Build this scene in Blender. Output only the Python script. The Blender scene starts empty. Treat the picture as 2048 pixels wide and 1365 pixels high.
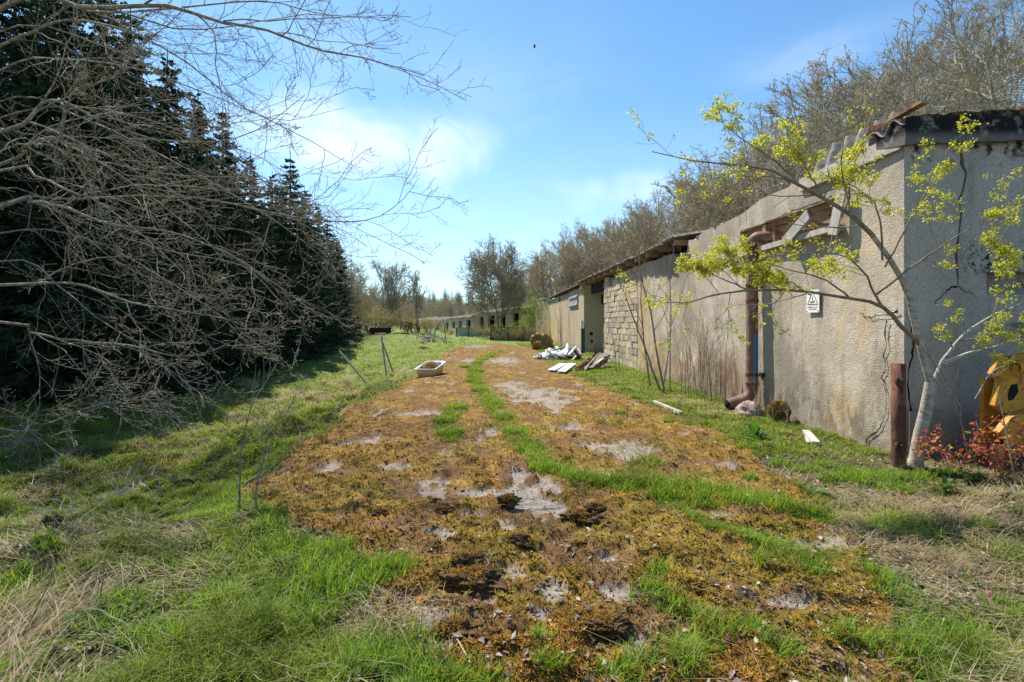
import bpy, math, random
import numpy as np
from mathutils import Vector, Matrix
R = math.radians
scene = bpy.context.scene
COL = scene.collection

# ------------------------------------------------------------------ camera
F = 1024.0          # focal length in pixels of a 2048 wide frame
HZ = 645.0          # pixel row of the horizon
CAMH = 1.55
cam_d = bpy.data.cameras.new('camera'); cam = bpy.data.objects.new('camera', cam_d); COL.objects.link(cam)
cam_d.sensor_width = 36; cam_d.lens = 36 * F / 2048; cam_d.shift_y = -(682.5 - HZ) / 2048
cam_d.clip_start = 0.05; cam_d.clip_end = 3000
cam.location = (0, 0, CAMH); cam.rotation_euler = (R(90), 0, 0)
scene.camera = cam

# ------------------------------------------------------------------ light
SUN_EL, SUN_AZ = R(56), R(-38)       # azimuth measured from +Y towards +X
sd = Vector((math.sin(SUN_AZ) * math.cos(SUN_EL), math.cos(SUN_AZ) * math.cos(SUN_EL), math.sin(SUN_EL)))
sun_d = bpy.data.lights.new('sun', 'SUN'); sun_d.energy = 5.0; sun_d.angle = R(0.53); sun_d.color = (1, .94, .85)
sun = bpy.data.objects.new('sun', sun_d); COL.objects.link(sun)
sun.rotation_euler = sd.to_track_quat('Z', 'Y').to_euler(); sun.location = (-10, 10, 20)
world = bpy.data.worlds.new('World'); scene.world = world; world.use_nodes = True
scene.view_settings.view_transform = 'Standard'; scene.view_settings.look = 'None'
scene.view_settings.exposure = 0.8; scene.view_settings.gamma = 1
scene.view_settings.use_curve_mapping = False
try:
    scene.cycles.max_bounces = 6; scene.cycles.transparent_max_bounces = 8
    scene.cycles.transmission_bounces = 4; scene.cycles.diffuse_bounces = 3; scene.cycles.glossy_bounces = 2
except Exception:
    pass


class NT:
    def __init__(s, tree):
        s.t = tree; s.n = tree.nodes; s.l = tree.links

    def new(s, typ, **kw):
        n = s.n.new(typ)
        for k, v in kw.items():
            if k == 'ins':
                for a, b in v.items():
                    s.set(n.inputs[a], b)
            else:
                setattr(n, k, v)
        return n

    def set(s, sock, v):
        if hasattr(v, 'is_output') or isinstance(v, bpy.types.NodeSocket):
            s.l.new(v, sock)
        else:
            if isinstance(v, (tuple, list)) and len(v) == 3 and sock.type == 'RGBA': v = (*v, 1)
            sock.default_value = v

    def math(s, op, a, b=0.0, clamp=False):
        n = s.new('ShaderNodeMath', operation=op, use_clamp=clamp); s.set(n.inputs[0], a); s.set(n.inputs[1], b); return n.outputs[0]

    def ramp(s, v, lo, hi, a=0.0, b=1.0):
        n = s.new('ShaderNodeMapRange', interpolation_type='SMOOTHSTEP'); s.set(n.inputs[0], v)
        n.inputs[1].default_value = lo; n.inputs[2].default_value = hi; n.inputs[3].default_value = a; n.inputs[4].default_value = b
        return n.outputs[0]

    def mix(s, f, a, b):
        n = s.new('ShaderNodeMix', data_type='RGBA'); s.set(n.inputs[0], f); s.set(n.inputs[6], a); s.set(n.inputs[7], b); return n.outputs[2]

    def noise(s, vec, scale, detail=3, rough=.55, dist=0.0):
        n = s.new('ShaderNodeTexNoise'); s.set(n.inputs['Vector'], vec); n.inputs['Scale'].default_value = scale
        n.inputs['Detail'].default_value = detail; n.inputs['Roughness'].default_value = rough; n.inputs['Distortion'].default_value = dist
        return n.outputs[0]

    def voro(s, vec, scale, feature='F1', out=0):
        n = s.new('ShaderNodeTexVoronoi', feature=feature); s.set(n.inputs['Vector'], vec); n.inputs['Scale'].default_value = scale
        return n.outputs[out]

    def mapping(s, vec, scale=(1, 1, 1), loc=(0, 0, 0)):
        n = s.new('ShaderNodeMapping'); s.set(n.inputs[0], vec); n.inputs['Scale'].default_value = scale; n.inputs['Location'].default_value = loc
        return n.outputs[0]


# sky with thin clouds (all by sky direction)
w = NT(world.node_tree); w.n.clear()
skyn = w.new('ShaderNodeTexSky', sky_type='NISHITA', sun_disc=False, sun_elevation=SUN_EL, sun_rotation=SUN_AZ,
             altitude=200, air_density=1.15, dust_density=0.35, ozone_density=2.2)
tc = w.new('ShaderNodeTexCoord').outputs['Generated']
sep = w.new('ShaderNodeSeparateXYZ'); w.l.new(tc, sep.inputs[0])
yy = w.math('MAXIMUM', sep.outputs[1], 0.02)
az = w.math('ARCTAN2', sep.outputs[0], sep.outputs[1])
el = w.math('ARCSINE', sep.outputs[2])
cmb = w.new('ShaderNodeCombineXYZ'); w.l.new(az, cmb.inputs[0]); w.l.new(el, cmb.inputs[1])
ns = w.noise(w.mapping(cmb.outputs[0], (1, 1.5, 1), (3.1, 1.7, 0)), 4.2, 6, .5, .5)
ns2 = w.noise(w.mapping(cmb.outputs[0], (.6, 1.6, 1), (7.3, 4.2, 0)), 2.4, 3, .5)


def blob(a0, e0, sa, se):
    da = w.math('DIVIDE', w.math('SUBTRACT', az, a0), sa); de = w.math('DIVIDE', w.math('SUBTRACT', el, e0), se)
    d2 = w.math('ADD', w.math('MULTIPLY', da, da), w.math('MULTIPLY', de, de))
    return w.math('DIVIDE', 1.0, w.math('ADD', 1.0, w.math('MULTIPLY', d2, d2)))


m = None
for (px, py, sx, sy, k) in [(685, 280, .17, .065, .86), (890, 315, .09, .07, .85), (700, 400, .22, .08, .30), (1130, 400, .2, .045, .42),
                            (1240, 375, .09, .035, .6), (850, 460, .3, .09, .22), (420, 180, .3, .06, .25), (1590, 110, .15, .03, .22), (760, 200, .5, .1, .15)]:
    a0 = math.atan((px - 1024) / F); e0 = math.atan((HZ - py) / math.hypot(F, px - 1024))
    b = w.math('MULTIPLY', blob(a0, e0, sx, sy), k)
    m = b if m is None else w.math('MAXIMUM', m, b)
cl = w.math('MULTIPLY', m, w.ramp(w.math('ADD', ns, w.math('MULTIPLY', m, .16)), .40, .74))
cl = w.math('ADD', cl, w.math('MULTIPLY', w.math('MULTIPLY', m, .36), ns2), clamp=True)
hz = w.ramp(el, 0.46, -0.02, 0, .42)
cl = w.math('MAXIMUM', cl, hz)
tint = w.new('ShaderNodeMix', data_type='RGBA', blend_type='MULTIPLY'); tint.inputs[0].default_value = 1
w.l.new(skyn.outputs[0], tint.inputs[6]); tint.inputs[7].default_value = (.82, 1.17, 1.34, 1)
skc = w.mix(w.math('MULTIPLY', cl, .93), tint.outputs[2], (7.6, 8.7, 9.7))
bg = w.new('ShaderNodeBackground'); w.l.new(skc, bg.inputs[0]); bg.inputs[1].default_value = 0.084
out = w.new('ShaderNodeOutputWorld'); w.l.new(bg.outputs[0], out.inputs[0])


# ------------------------------------------------------------------ materials
def new_mat(name):
    m = bpy.data.materials.new(name); m.use_nodes = True; t = NT(m.node_tree); t.n.clear()
    t.out = t.new('ShaderNodeOutputMaterial'); t.m = m
    return t


def finish(t, col, rough=.9, bump=None, spec=.25, metal=0.0, transl=0.0, tcol=None, emit=None):
    p = t.new('ShaderNodeBsdfPrincipled'); t.set(p.inputs['Base Color'], col); t.set(p.inputs['Roughness'], rough)
    p.inputs['Specular IOR Level'].default_value = spec; p.inputs['Metallic'].default_value = metal
    if bump:
        h, st, d = bump
        b = t.new('ShaderNodeBump'); b.inputs['Strength'].default_value = st; b.inputs['Distance'].default_value = d
        t.set(b.inputs['Height'], h); t.l.new(b.outputs[0], p.inputs['Normal'])
    o = p.outputs[0]
    if transl:
        tr = t.new('ShaderNodeBsdfTranslucent'); t.set(tr.inputs[0], tcol if tcol is not None else col)
        mx = t.new('ShaderNodeMixShader'); mx.inputs[0].default_value = transl
        t.l.new(o, mx.inputs[1]); t.l.new(tr.outputs[0], mx.inputs[2]); o = mx.outputs[0]
    t.l.new(o, t.out.inputs[0]); return t.m


def P_obj(t): return t.new('ShaderNodeTexCoord').outputs['Object']
def P_world(t): return t.new('ShaderNodeNewGeometry').outputs['Position']


def simple(name, c1, c2=None, scale=8, rough=.85, lo=.35, hi=.65, bump=None, stretch=(1, 1, 1), c3=None, metal=0, spec=.25, transl=0):
    t = new_mat(name); v = t.mapping(P_obj(t), stretch)
    n = t.noise(v, scale, 5)
    col = t.mix(t.ramp(n, lo, hi), c1, c2) if c2 else c1
    if c3:
        n3 = t.noise(t.mapping(v, (1, 1, 1), (5, 3, 8)), scale * 2.7, 4); col = t.mix(t.ramp(n3, .55, .66), col, c3)
    b = None
    if bump: b = (t.noise(v, bump[0], 5, .7), bump[1], bump[2])
    return finish(t, col, rough, b, spec, metal, transl)


def attr_mat(name, rough=.8, transl=.0, spec=.2, tmul=(1.2, 1.25, .7)):
    t = new_mat(name); a = t.new('ShaderNodeAttribute'); a.attribute_name = 'Col'
    mm = t.new('ShaderNodeMix', data_type='RGBA', blend_type='MULTIPLY'); mm.inputs[0].default_value = 1
    t.l.new(a.outputs['Color'], mm.inputs[6]); mm.inputs[7].default_value = (*tmul, 1)
    return finish(t, a.outputs['Color'], rough, None, spec, 0, transl, mm.outputs[2])


MAT = {}
MAT['blade'] = attr_mat('grass_blades', .7, .45, .2, (1.35, 1.22, .5))
MAT['mossy'] = attr_mat('moss_fronds', .95, .25, .1, (1.1, 1.05, .8))
MAT['litter'] = attr_mat('dry_leaf_litter', .9, .15, .1, (1, 1, 1))
MAT['leafy'] = attr_mat('fresh_leaves', .55, .5, .3, (1.25, 1.2, .5))
MAT['needle'] = simple('spruce_needles', (.02, .045, .022), (.055, .09, .04), 2.2, .7, transl=.25)
MAT['farneedle'] = simple('pine_needles', (.03, .06, .035), (.05, .09, .04), 3, .8, transl=.1)
MAT['sprucebark'] = simple('spruce_bark', (.07, .05, .035), (.12, .09, .07), 12, .95, bump=(30, .6, .02))
MAT['bark'] = simple('woodland_bark', (.17, .14, .10), (.30, .26, .18), 5, .95)
MAT['twig'] = simple('woodland_twigs', (.26, .22, .16), (.40, .35, .25), .7, .95)
MAT['twigred'] = simple('reddish_twigs', (.26, .20, .155), (.38, .30, .23), .7, .95)
MAT['bud'] = simple('tree_buds', (.34, .30, .13), (.42, .34, .17), 1.2, .8, transl=.35)
MAT['willow'] = simple('willow_bark', (.15, .12, .075), (.31, .255, .175), 7, .85, c3=(.44, .43, .40), bump=(60, .4, .005))
MAT['catkin'] = simple('catkins', (.42, .42, .28), (.32, .3, .2), 20, .9)
MAT['maplebark'] = simple('pale_young_bark', (.30, .26, .20), (.44, .40, .34), 7, .8, c3=(.14, .11, .08), stretch=(1, 1, 3), bump=(70, .5, .004))
MAT['mapletwig'] = simple('dark_young_twigs', (.16, .12, .08), (.26, .2, .14), 9, .8)
MAT['sapling'] = simple('sapling_bark', (.16, .12, .085), (.3, .24, .17), 14, .85, c3=(.38, .36, .3))
MAT['rust'] = simple('rusted_steel', (.115, .05, .034), (.21, .105, .072), 6, .85, c3=(.10, .045, .03), bump=(50, .8, .006), stretch=(1, 1, .45), spec=.1)
MAT['darkrust'] = simple('dark_rusted_steel', (.05, .025, .018), (.1, .045, .03), 10, .8)
MAT['wood'] = simple('weathered_wood', (.31, .29, .26), (.41, .385, .345), 3, .85, c3=(.3, .26, .22), stretch=(4, 4, 4), bump=(40, .5, .004))
MAT['brownwood'] = simple('old_brown_wood', (.26, .14, .07), (.38, .23, .13), 3, .85, c3=(.16, .09, .05), bump=(40, .5, .004))
MAT['palewood'] = simple('whitewashed_wood', (.50, .45, .38), (.36, .32, .27), 9, .8, c3=(.3, .2, .14), bump=(40, .4, .004))
MAT['greywood'] = simple('grey_fence_wood', (.2, .21, .22), (.32, .32, .32), 9, .85)
MAT['white'] = simple('white_enamel', (.55, .56, .6), (.4, .41, .43), 7, .25, spec=.5)
MAT['cream'] = simple('cream_enamel', (.72, .5, .2), (.6, .42, .17), 5, .5, c3=(.5, .36, .18))
MAT['board'] = simple('white_board', (.85, .85, .84), (.76, .76, .74), 6, .6)
MAT['plastic'] = simple('white_plastic_sheet', (.75, .77, .8), (.5, .53, .56), 6, .4, spec=.4, c3=(.25, .27, .3))
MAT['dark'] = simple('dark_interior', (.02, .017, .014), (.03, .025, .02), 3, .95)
MAT['clod'] = simple('moss_clod_soil', (.075, .045, .025), (.14, .08, .035), 22, .98, c3=(.24, .14, .03), bump=(70, 1.0, .02))
MAT['stone'] = simple('pinkish_stone', (.27, .19, .16), (.34, .26, .22), 9, .9, bump=(50, .6, .01))
MAT['mossstone'] = simple('mossy_stone', (.12, .1, .07), (.34, .24, .05), 4, .95, bump=(30, .8, .03))
MAT['paper'] = simple('sign_plate', (.84, .82, .74), (.78, .76, .68), 12, .5)
MAT['ink'] = simple('sign_ink', (.12, .12, .12), None)
MAT['green'] = simple('green_painted_steel', (.04, .07, .06), (.06, .09, .08), 9, .6)
MAT['shutter'] = simple('grey_shutter', (.36, .37, .4), (.48, .48, .5), 6, .6)
MAT['insect'] = simple('dark_insect', (.02, .02, .02), None)
MAT['machine'] = simple('yellow_machine_paint', (.58, .29, .03), (.46, .2, .02), 7, .6, c3=(.2, .09, .03), spec=.4)
MAT['blue'] = simple('blue_painted_sheet', (.36, .46, .48), (.46, .55, .56), 3, .7, c3=(.26, .32, .33), stretch=(6, 6, 1))
MAT['greysheet'] = simple('grey_sheet', (.2, .18, .16), (.3, .27, .25), 3, .8, c3=(.12, .1, .09), stretch=(6, 6, 1))
MAT['hole_shade'] = simple('black_hole', (.012, .01, .01), None)  # near-black colour painting the shade inside holes, cracks and slots
MAT['yellowflower'] = simple('dandelion_petals', (.85, .6, .02), None, transl=.3)
MAT['strawmat'] = simple('dry_straw', (.5, .4, .24), (.35, .27, .15), 20, .9)


def wall_mat(name, base, base2, kind):
    t = new_mat(name); P = P_world(t); s = t.new('ShaderNodeSeparateXYZ'); t.l.new(P, s.inputs[0])
    X, Y, Z = s.outputs
    big = t.noise(P, 1.1, 5, .6)
    col = t.mix(t.ramp(big, .35, .68), base, base2)
    streak = t.noise(t.mapping(P, (3.5, 3.5, .35)), 1.6, 4)
    col = t.mix(t.ramp(streak, .54, .72, 0, .45), col, tuple(c * .62 for c in base))
    if kind in ('near', 'end'):
        peb = t.voro(P, 75, 'F1', 0); pc = t.voro(P, 75, 'F1', 1)
        pr = t.new('ShaderNodeRGBToBW'); t.l.new(pc, pr.inputs[0])
        spk = t.ramp(pr.outputs[0], .2, .8, .86, 1.16)
        mm = t.new('ShaderNodeVectorMath', operation='SCALE'); t.l.new(col, mm.inputs[0]); t.set(mm.inputs['Scale'], spk); col = mm.outputs[0]
    def boxm(a, lo, hi, soft):
        return t.math('MULTIPLY', t.ramp(a, lo - soft, lo + soft), t.ramp(a, hi + soft, hi - soft))
    def stain(ylo, yhi, zlo, zhi, sy, sz, nlo, nhi, c, k=1.0, scale=3):
        nonlocal col
        f = t.math('MULTIPLY', boxm(Y, ylo, yhi, sy), boxm(Z, zlo, zhi, sz))
        nn = t.noise(t.mapping(P, (1, 1, .45), (ylo, 2, 5)), scale, 5, .65)
        f = t.math('MULTIPLY', f, t.ramp(nn, nlo, nhi, 0, k)); col = t.mix(f, col, c)
    if kind == 'near':
        stain(6.55, 7.25, -.1, .62, .3, .22, .38, .6, (.62, .36, .07), .8, 4)
        stain(6.86, 7.0, .9, 2.15, .12, .4, .42, .66, (.56, .38, .13), .75, 5)
        stain(6, 16.5, .0, 3.4, .5, .5, .48, .64, (.24, .205, .16), .75, .9)
        stain(6, 16.5, 2.5, 3.6, .5, .5, .46, .62, (.26, .22, .18), .7, 2.5)
        stain(6.2, 8.8, .0, .5, .5, .3, .42, .6, (.16, .13, .09), .8, 6)
        stain(9, 16.5, -.2, .5, .5, .3, .38, .6, (.15, .11, .07), .8, 5)
        stain(6.0, 6.5, .2, 1.4, .2, .4, .44, .6, (.3, .25, .19), .8, 6)
        stain(6.2, 6.6, 1.0, 2.6, .2, .4, .42, .6, (.55, .36, .17), .6, 2)
        stain(8.6, 9.3, 2.3, 2.8, .2, .2, .35, .6, (.55, .36, .16), .5, 3)
        stain(9.3, 13.5, -.2, .9, .6, .35, .42, .6, (.24, .12, .055), .75, 2.5)
        stain(12.5, 15.5, -.2, 1.1, 1.0, .35, .42, .6, (.46, .27, .09), .75, 2.0)
        stain(15.6, 16.7, -.2, 3.4, .3, .3, .38, .6, (.48, .34, .12), .7, 1.6)
        stain(9.5, 16, 1.8, 3.3, 1.5, .6, .45, .7, (.36, .25, .2), .5, 1.5)
    if kind == 'far':
        stain(38, 47, -.4, 1.6, 2, .6, .3, .55, (.48, .34, .1), .55, .8)
        stain(28, 46, -.3, 3.3, 2, .6, .5, .62, (.26, .15, .07), .7, .5)
    if kind == 'end':
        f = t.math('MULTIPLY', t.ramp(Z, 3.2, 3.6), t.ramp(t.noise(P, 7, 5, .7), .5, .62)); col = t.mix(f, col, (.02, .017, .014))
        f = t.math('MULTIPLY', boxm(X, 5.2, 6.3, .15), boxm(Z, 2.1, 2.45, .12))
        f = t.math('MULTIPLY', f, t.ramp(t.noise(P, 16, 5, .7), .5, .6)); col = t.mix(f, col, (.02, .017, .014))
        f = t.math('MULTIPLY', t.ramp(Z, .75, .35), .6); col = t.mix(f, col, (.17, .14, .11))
    f = t.math('MULTIPLY', t.ramp(Z, .35, -.05, 0, .7), t.ramp(t.noise(P, 5, 4), .35, .6)); col = t.mix(f, col, (.17, .13, .09))
    if kind == 'near':
        sp = t.noise(P, 1.7, 6, .7); col = t.mix(t.ramp(sp, .56, .62, 0, .35), col, (.33, .28, .22))
    if kind in ('near', 'end'):
        h = t.math('ADD', t.math('MULTIPLY', t.math('SUBTRACT', 1.0, peb), .6), t.math('MULTIPLY', t.noise(P, 14, 4), .8))
        bump = (h, .75, .012)
    else:
        bump = (t.noise(P, 18, 5, .7), .6, .015)
    return finish(t, col, .95, bump, .15)


MAT['wall'] = wall_mat('pebbledash_render', (.41, .34, .25), (.53, .46, .36), 'near')
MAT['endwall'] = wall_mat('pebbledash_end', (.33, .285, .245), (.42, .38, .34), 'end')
MAT['wall2'] = wall_mat('smooth_render', (.40, .32, .225), (.48, .39, .28), 'far')
MAT['block'] = simple('concrete_blocks', (.42, .34, .23), (.54, .46, .34), 1.6, .95, c3=(.3, .25, .2), bump=(25, .8, .02))
MAT['bluewhite'] = simple('pale_plaster', (.42, .36, .28), (.58, .52, .43), .6, .9, c3=(.16, .12, .08))


def asbestos(name, base, dark):
    t = new_mat(name); P = P_world(t)
    n = t.noise(P, 9, 5, .7); col = t.mix(t.ramp(n, .42, .58), base, dark)
    n2 = t.noise(t.mapping(P, (1, 1, 1), (4, 4, 4)), 30, 4); col = t.mix(t.ramp(n2, .6, .7), col, tuple(min(1, c * 1.5) for c in base))
    return finish(t, col, .95, (t.noise(P, 40, 5, .7), .7, .01))


MAT['asbestos'] = asbestos('corrugated_cement', (.34, .30, .25), (.16, .13, .11))
MAT['asbestos_lit'] = asbestos('lit_corrugated_cement', (.38, .34, .29), (.2, .17, .14))  # same cement as the roof, colour lightened to look sunlit
t = new_mat('black_mossy_fascia'); P = P_world(t); s = t.new('ShaderNodeSeparateXYZ'); t.l.new(P, s.inputs[0])
n = t.noise(P, 5, 6, .72); f = t.math('MULTIPLY', t.ramp(s.outputs[2], 3.62, 3.74, .35, 1.0), t.ramp(n, .36, .5))
col = t.mix(f, (.2, .18, .16), (.012, .01, .009))
f2 = t.math('MULTIPLY', t.ramp(s.outputs[2], 3.86, 3.92), t.ramp(t.noise(P, 12, 4), .4, .6)); col = t.mix(f2, col, (.16, .06, .02))
MAT['fascia'] = finish(t, col, .95, (t.noise(P, 40, 5, .75), .8, .012))

t = new_mat('rusty_pipe_with_blue_paint'); P = P_world(t); s = t.new('ShaderNodeSeparateXYZ'); t.l.new(P, s.inputs[0])
n = t.noise(t.mapping(P, (1, 1, .4)), 9, 5); col = t.mix(t.ramp(n, .4, .65), (.17, .085, .06), (.28, .16, .12))
n5 = t.noise(t.mapping(P, (1, 1, .25), (2, 2, 2)), 3.2, 3)
fb = t.math('MULTIPLY', t.math('MULTIPLY', t.ramp(s.outputs[2], .45, .6), t.ramp(s.outputs[2], 1.45, 1.2)), t.ramp(s.outputs[0], 4.2, 4.24))
col = t.mix(fb, col, (.05, .2, .42))
MAT['pipe'] = finish(t, col, .7, (t.noise(P, 60, 4), .4, .004), .3)


# ------------------------------------------------------------------ numpy helpers
rng = np.random.default_rng(7)


def hash2(ix, iy, seed):
    h = (ix.astype(np.int64) * 374761393 + iy.astype(np.int64) * 668265263 + seed * 1442695041) & 0xffffffff
    h = ((h ^ (h >> 13)) * 1274126177) & 0xffffffff
    h = (h ^ (h >> 16)) & 0xffffffff
    return h / 4294967295.0


def vnoise(x, y, seed=0):
    ix = np.floor(x); iy = np.floor(y); fx = x - ix; fy = y - iy
    fx = fx * fx * (3 - 2 * fx); fy = fy * fy * (3 - 2 * fy)
    a = hash2(ix, iy, seed); b = hash2(ix + 1, iy, seed); c = hash2(ix, iy + 1, seed); d = hash2(ix + 1, iy + 1, seed)
    return a + (b - a) * fx + (c - a) * fy + (a - b - c + d) * fx * fy


def fbm(x, y, seed=0, oct=4, gain=.5):
    s = 0; a = 1; tot = 0
    for i in range(oct):
        s = s + a * vnoise(x * 2 ** i + 17.3 * i, y * 2 ** i + 9.1 * i, seed + i); tot += a; a *= gain
    return s / tot


def sstep(a, b, x):
    t_ = np.clip((x - a) / (b - a), 0, 1); return t_ * t_ * (3 - 2 * t_)


def gp(px, py, z=0.0):
    Y = (CAMH - z) * F / (py - HZ); return ((px - 1024) / F * Y, Y)


def at(px, py, Y):
    return ((px - 1024) / F * Y, Y, CAMH + (HZ - py) / F * Y)


def xwall(Y):
    Y = np.asarray(Y, float); return 4.706 - .035 * Y - .30 * np.maximum(0, Y - 44)


def inpoly(X, Y, poly):
    c = np.zeros(X.shape, bool); n = len(poly)
    for i in range(n):
        x1, y1 = poly[i]; x2, y2 = poly[(i + 1) % n]
        if y1 == y2: continue
        k = ((y1 > Y) != (y2 > Y)) & (X < (x2 - x1) * (Y - y1) / (y2 - y1) + x1); c ^= k
    return c


def dist_poly(X, Y, pts):
    d = np.full(X.shape, 1e9)
    for (x1, y1), (x2, y2) in zip(pts[:-1], pts[1:]):
        vx, vy = x2 - x1, y2 - y1; L = vx * vx + vy * vy + 1e-9
        tt = np.clip(((X - x1) * vx + (Y - y1) * vy) / L, 0, 1)
        d = np.minimum(d, np.hypot(X - x1 - tt * vx, Y - y1 - tt * vy))
    return d


TRACK = [gp(*p) for p in [(490, 965), (600, 880), (690, 815), (800, 765), (850, 738), (880, 708), (905, 692), (1000, 684), (1075, 698), (1090, 722),
                          (1150, 755), (1230, 785), (1330, 825), (1450, 880), (1560, 950), (1650, 1010), (1740, 1110), (1800, 1230), (1850, 1380), (1900, 1700),
                          (900, 1700), (870, 1400), (840, 1290), (780, 1180), (700, 1105), (600, 1062), (520, 1010)]]
STRIPS = [([gp(*p) for p in [(1160, 962), (1085, 935), (1040, 880), (1000, 830), (960, 775), (945, 745), (960, 722), (1000, 705)]], .18),
          ([gp(*p) for p in [(905, 885), (890, 850), (915, 815)]], .15),
          ([gp(*p) for p in [(1165, 962), (1260, 975), (1400, 985), (1520, 1010), (1640, 1040)]], .16),
          ([gp(*p) for p in [(1330, 1010), (1420, 1060), (1560, 1100), (1660, 1130)]], .07)]
# bare concrete showing through: px centre x, y, half width, half height, slant
CONC = [(1072, 795, 66, 20, .25), (1232, 908, 70, 18, .2), (1062, 1005, 46, 34, .5), (960, 988, 50, 11, .1), (1040, 955, 26, 16, .3), (880, 1072, 34, 10, .3),
        (1110, 1180, 34, 26, .5), (968, 1122, 26, 22, .4), (1236, 1190, 34, 20, .2), (1535, 1208, 62, 11, .35), (1650, 1098, 72, 12, .25),
        (1440, 1042, 42, 9, .3), (1475, 1040, 26, 7, .2), (1006, 723, 34, 7, .1), (935, 722, 16, 4, 0), (1130, 858, 34, 7, .0), (835, 830, 60, 5, .0),
        (950, 692, 26, 4, 0), (1030, 772, 36, 7, .1), (780, 940, 40, 6, .1), (870, 968, 30, 6, .1), (1200, 955, 40, 6, .2), (1390, 960, 30, 5, .1),
        (1640, 1190, 30, 6, 0), (970, 1190, 26, 26, .3), (1080, 1230, 26, 12, .3), (860, 1300, 44, 12, .1), (900, 1345, 30, 10, .1), (1010, 1050, 22, 10, .2),
        (1210, 1118, 26, 9, .3), (1660, 1150, 40, 4, .2), (1060, 940, 30, 5, 0)]
CONCW = []
for (px, py, hw, hh, sl) in CONC:
    x0, y0 = gp(px, py); x1, _ = gp(px + hw, py); _, ya = gp(px, py - hh); _, yb = gp(px, py + hh)
    CONCW.append((x0, (ya + yb) / 2, x1 - x0, (ya - yb) / 2, sl * (x1 - x0) * 0.9))


def zones(X, Y):
    wx = X + (fbm(X * 3, Y * 3, 11) - .5) * .55 * np.clip(Y / 6, .6, 2); wy = Y + (fbm(X * 3, Y * 3, 23) - .5) * .55 * np.clip(Y / 5, .6, 3)
    tr = inpoly(wx, wy, TRACK).astype(float)
    for k_, (am, fr_) in enumerate([(1.1, 1.3), (.5, 5.0), (.9, 2.2)]):
        tr = tr + inpoly(X + (fbm(X * fr_, Y * fr_, 200 + k_) - .5) * am * np.clip(Y / 6, .5, 2), Y + (fbm(X * fr_, Y * fr_, 210 + k_) - .5) * am * np.clip(Y / 5, .5, 3), TRACK)
    tr = tr / 4
    tr = sstep(.15, .85, tr + (fbm(X * 4, Y * 4, 220, 4, .6) - .5) * .7 * (tr > 0) * (tr < 1))
    conc = np.zeros(X.shape)
    n1 = fbm(X * 5.5, Y * 5.5, 31, 5, .62)
    for (cx, cy, a, b, sh) in CONCW:
        u = (X - cx + sh * (Y - cy) / max(b, .05)) / (a * .98); v = (Y - cy) / (b * .98)
        d = u * u + v * v
        conc = np.maximum(conc, sstep(1.15, .55, d + (n1 - .5) * 4.6))
    conc = np.maximum(conc, sstep(.655, .69, fbm(X * 2.6 + 9, Y * 2.2, 77, 6, .62)) * .9)
    conc *= tr
    strip = np.zeros(X.shape)
    for pts, wd in STRIPS:
        d = dist_poly(X, Y, pts) / wd
        strip = np.maximum(strip, sstep(1.35, .5, d + (fbm(X * 4, Y * 4, 41) - .5) * 1.1))
    conc = conc * (1 - strip)
    # sparse green inside the track, more on the right and close to the wall
    side = sstep(-.3, 2.6, X - .12 * Y * 0) * sstep(9, 3, Y) * .16 + sstep(2.2, .2, xwall(Y) - X) * .25 + sstep(14, 26, Y) * .08
    g = sstep(.60 - side, .72 - side, fbm(X * 1.4, Y * 1.4, 51, 5, .55))
    grass = np.maximum(np.maximum(strip, g * .8), 1 - tr)
    moss = tr * (1 - conc) * (1 - .75 * strip)
    dry = sstep(.5, .66, fbm(X * .8 + 3, Y * .8, 61, 4))
    bank = sstep(-2.2, -4.0, X + .0 * Y) * sstep(3.2, 5, Y)
    dry = np.clip(dry * (.25 + .45 * (1 - tr)) * (.35 + .65 * sstep(3.5, 6, Y)) + .22 * bank * sstep(.4, .6, fbm(X * 1.3, Y * 1.3, 62)), 0, 1)
    nearright = sstep(2.6, 3.6, X) * sstep(5.5, 4.6, Y)
    dry = np.clip(dry + nearright * sstep(.46, .7, fbm(X * 1.5, Y * 1.5, 63)) * .5, 0, 1)
    far = sstep(20, 32, Y); dry = dry * (1 - .75 * far)
    return tr, conc, moss, grass, dry, strip


def gz(X, Y):
    """ground height"""
    X = np.asarray(X, float); Y = np.asarray(Y, float)
    z = -.50 * sstep(-1.9, -5.6, X - 0 * Y) * sstep(44, 26, Y) * sstep(0, 4.5, Y)
    z = z + .25 * sstep(-9, -14, X)
    z = z - .16 * sstep(26, 46, Y)
    mound = .38 * np.exp(-((X + 11) / 6.0) ** 2 - ((Y - 46) / 8.0) ** 2); z = z + mound
    b = sstep(-1.8, -3.5, X)
    tus = (fbm(X * 1.1, Y * 1.1, 71, 3) - .5) * .5 * b * sstep(1.0, 3.5, Y) + (fbm(X * 2.9, Y * 2.9, 72, 3) - .5) * .30 * b
    z = z + tus * sstep(120, 60, Y)
    z = z + (fbm(X * .7, Y * .7, 73, 3) - .5) * .06
    hill = np.minimum(.22 * np.maximum(0, X - xwall(Y) - 7), 7.0) * sstep(215, 140, Y); z = z + hill
    z = z + 11.0 * sstep(170, 290, Y) + 0.3 * sstep(60, 130, Y)
    hl = np.minimum(.14 * np.maximum(0, -X - 26 - .2 * np.maximum(0, Y - 60)), 8); z = z + hl
    return z


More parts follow.
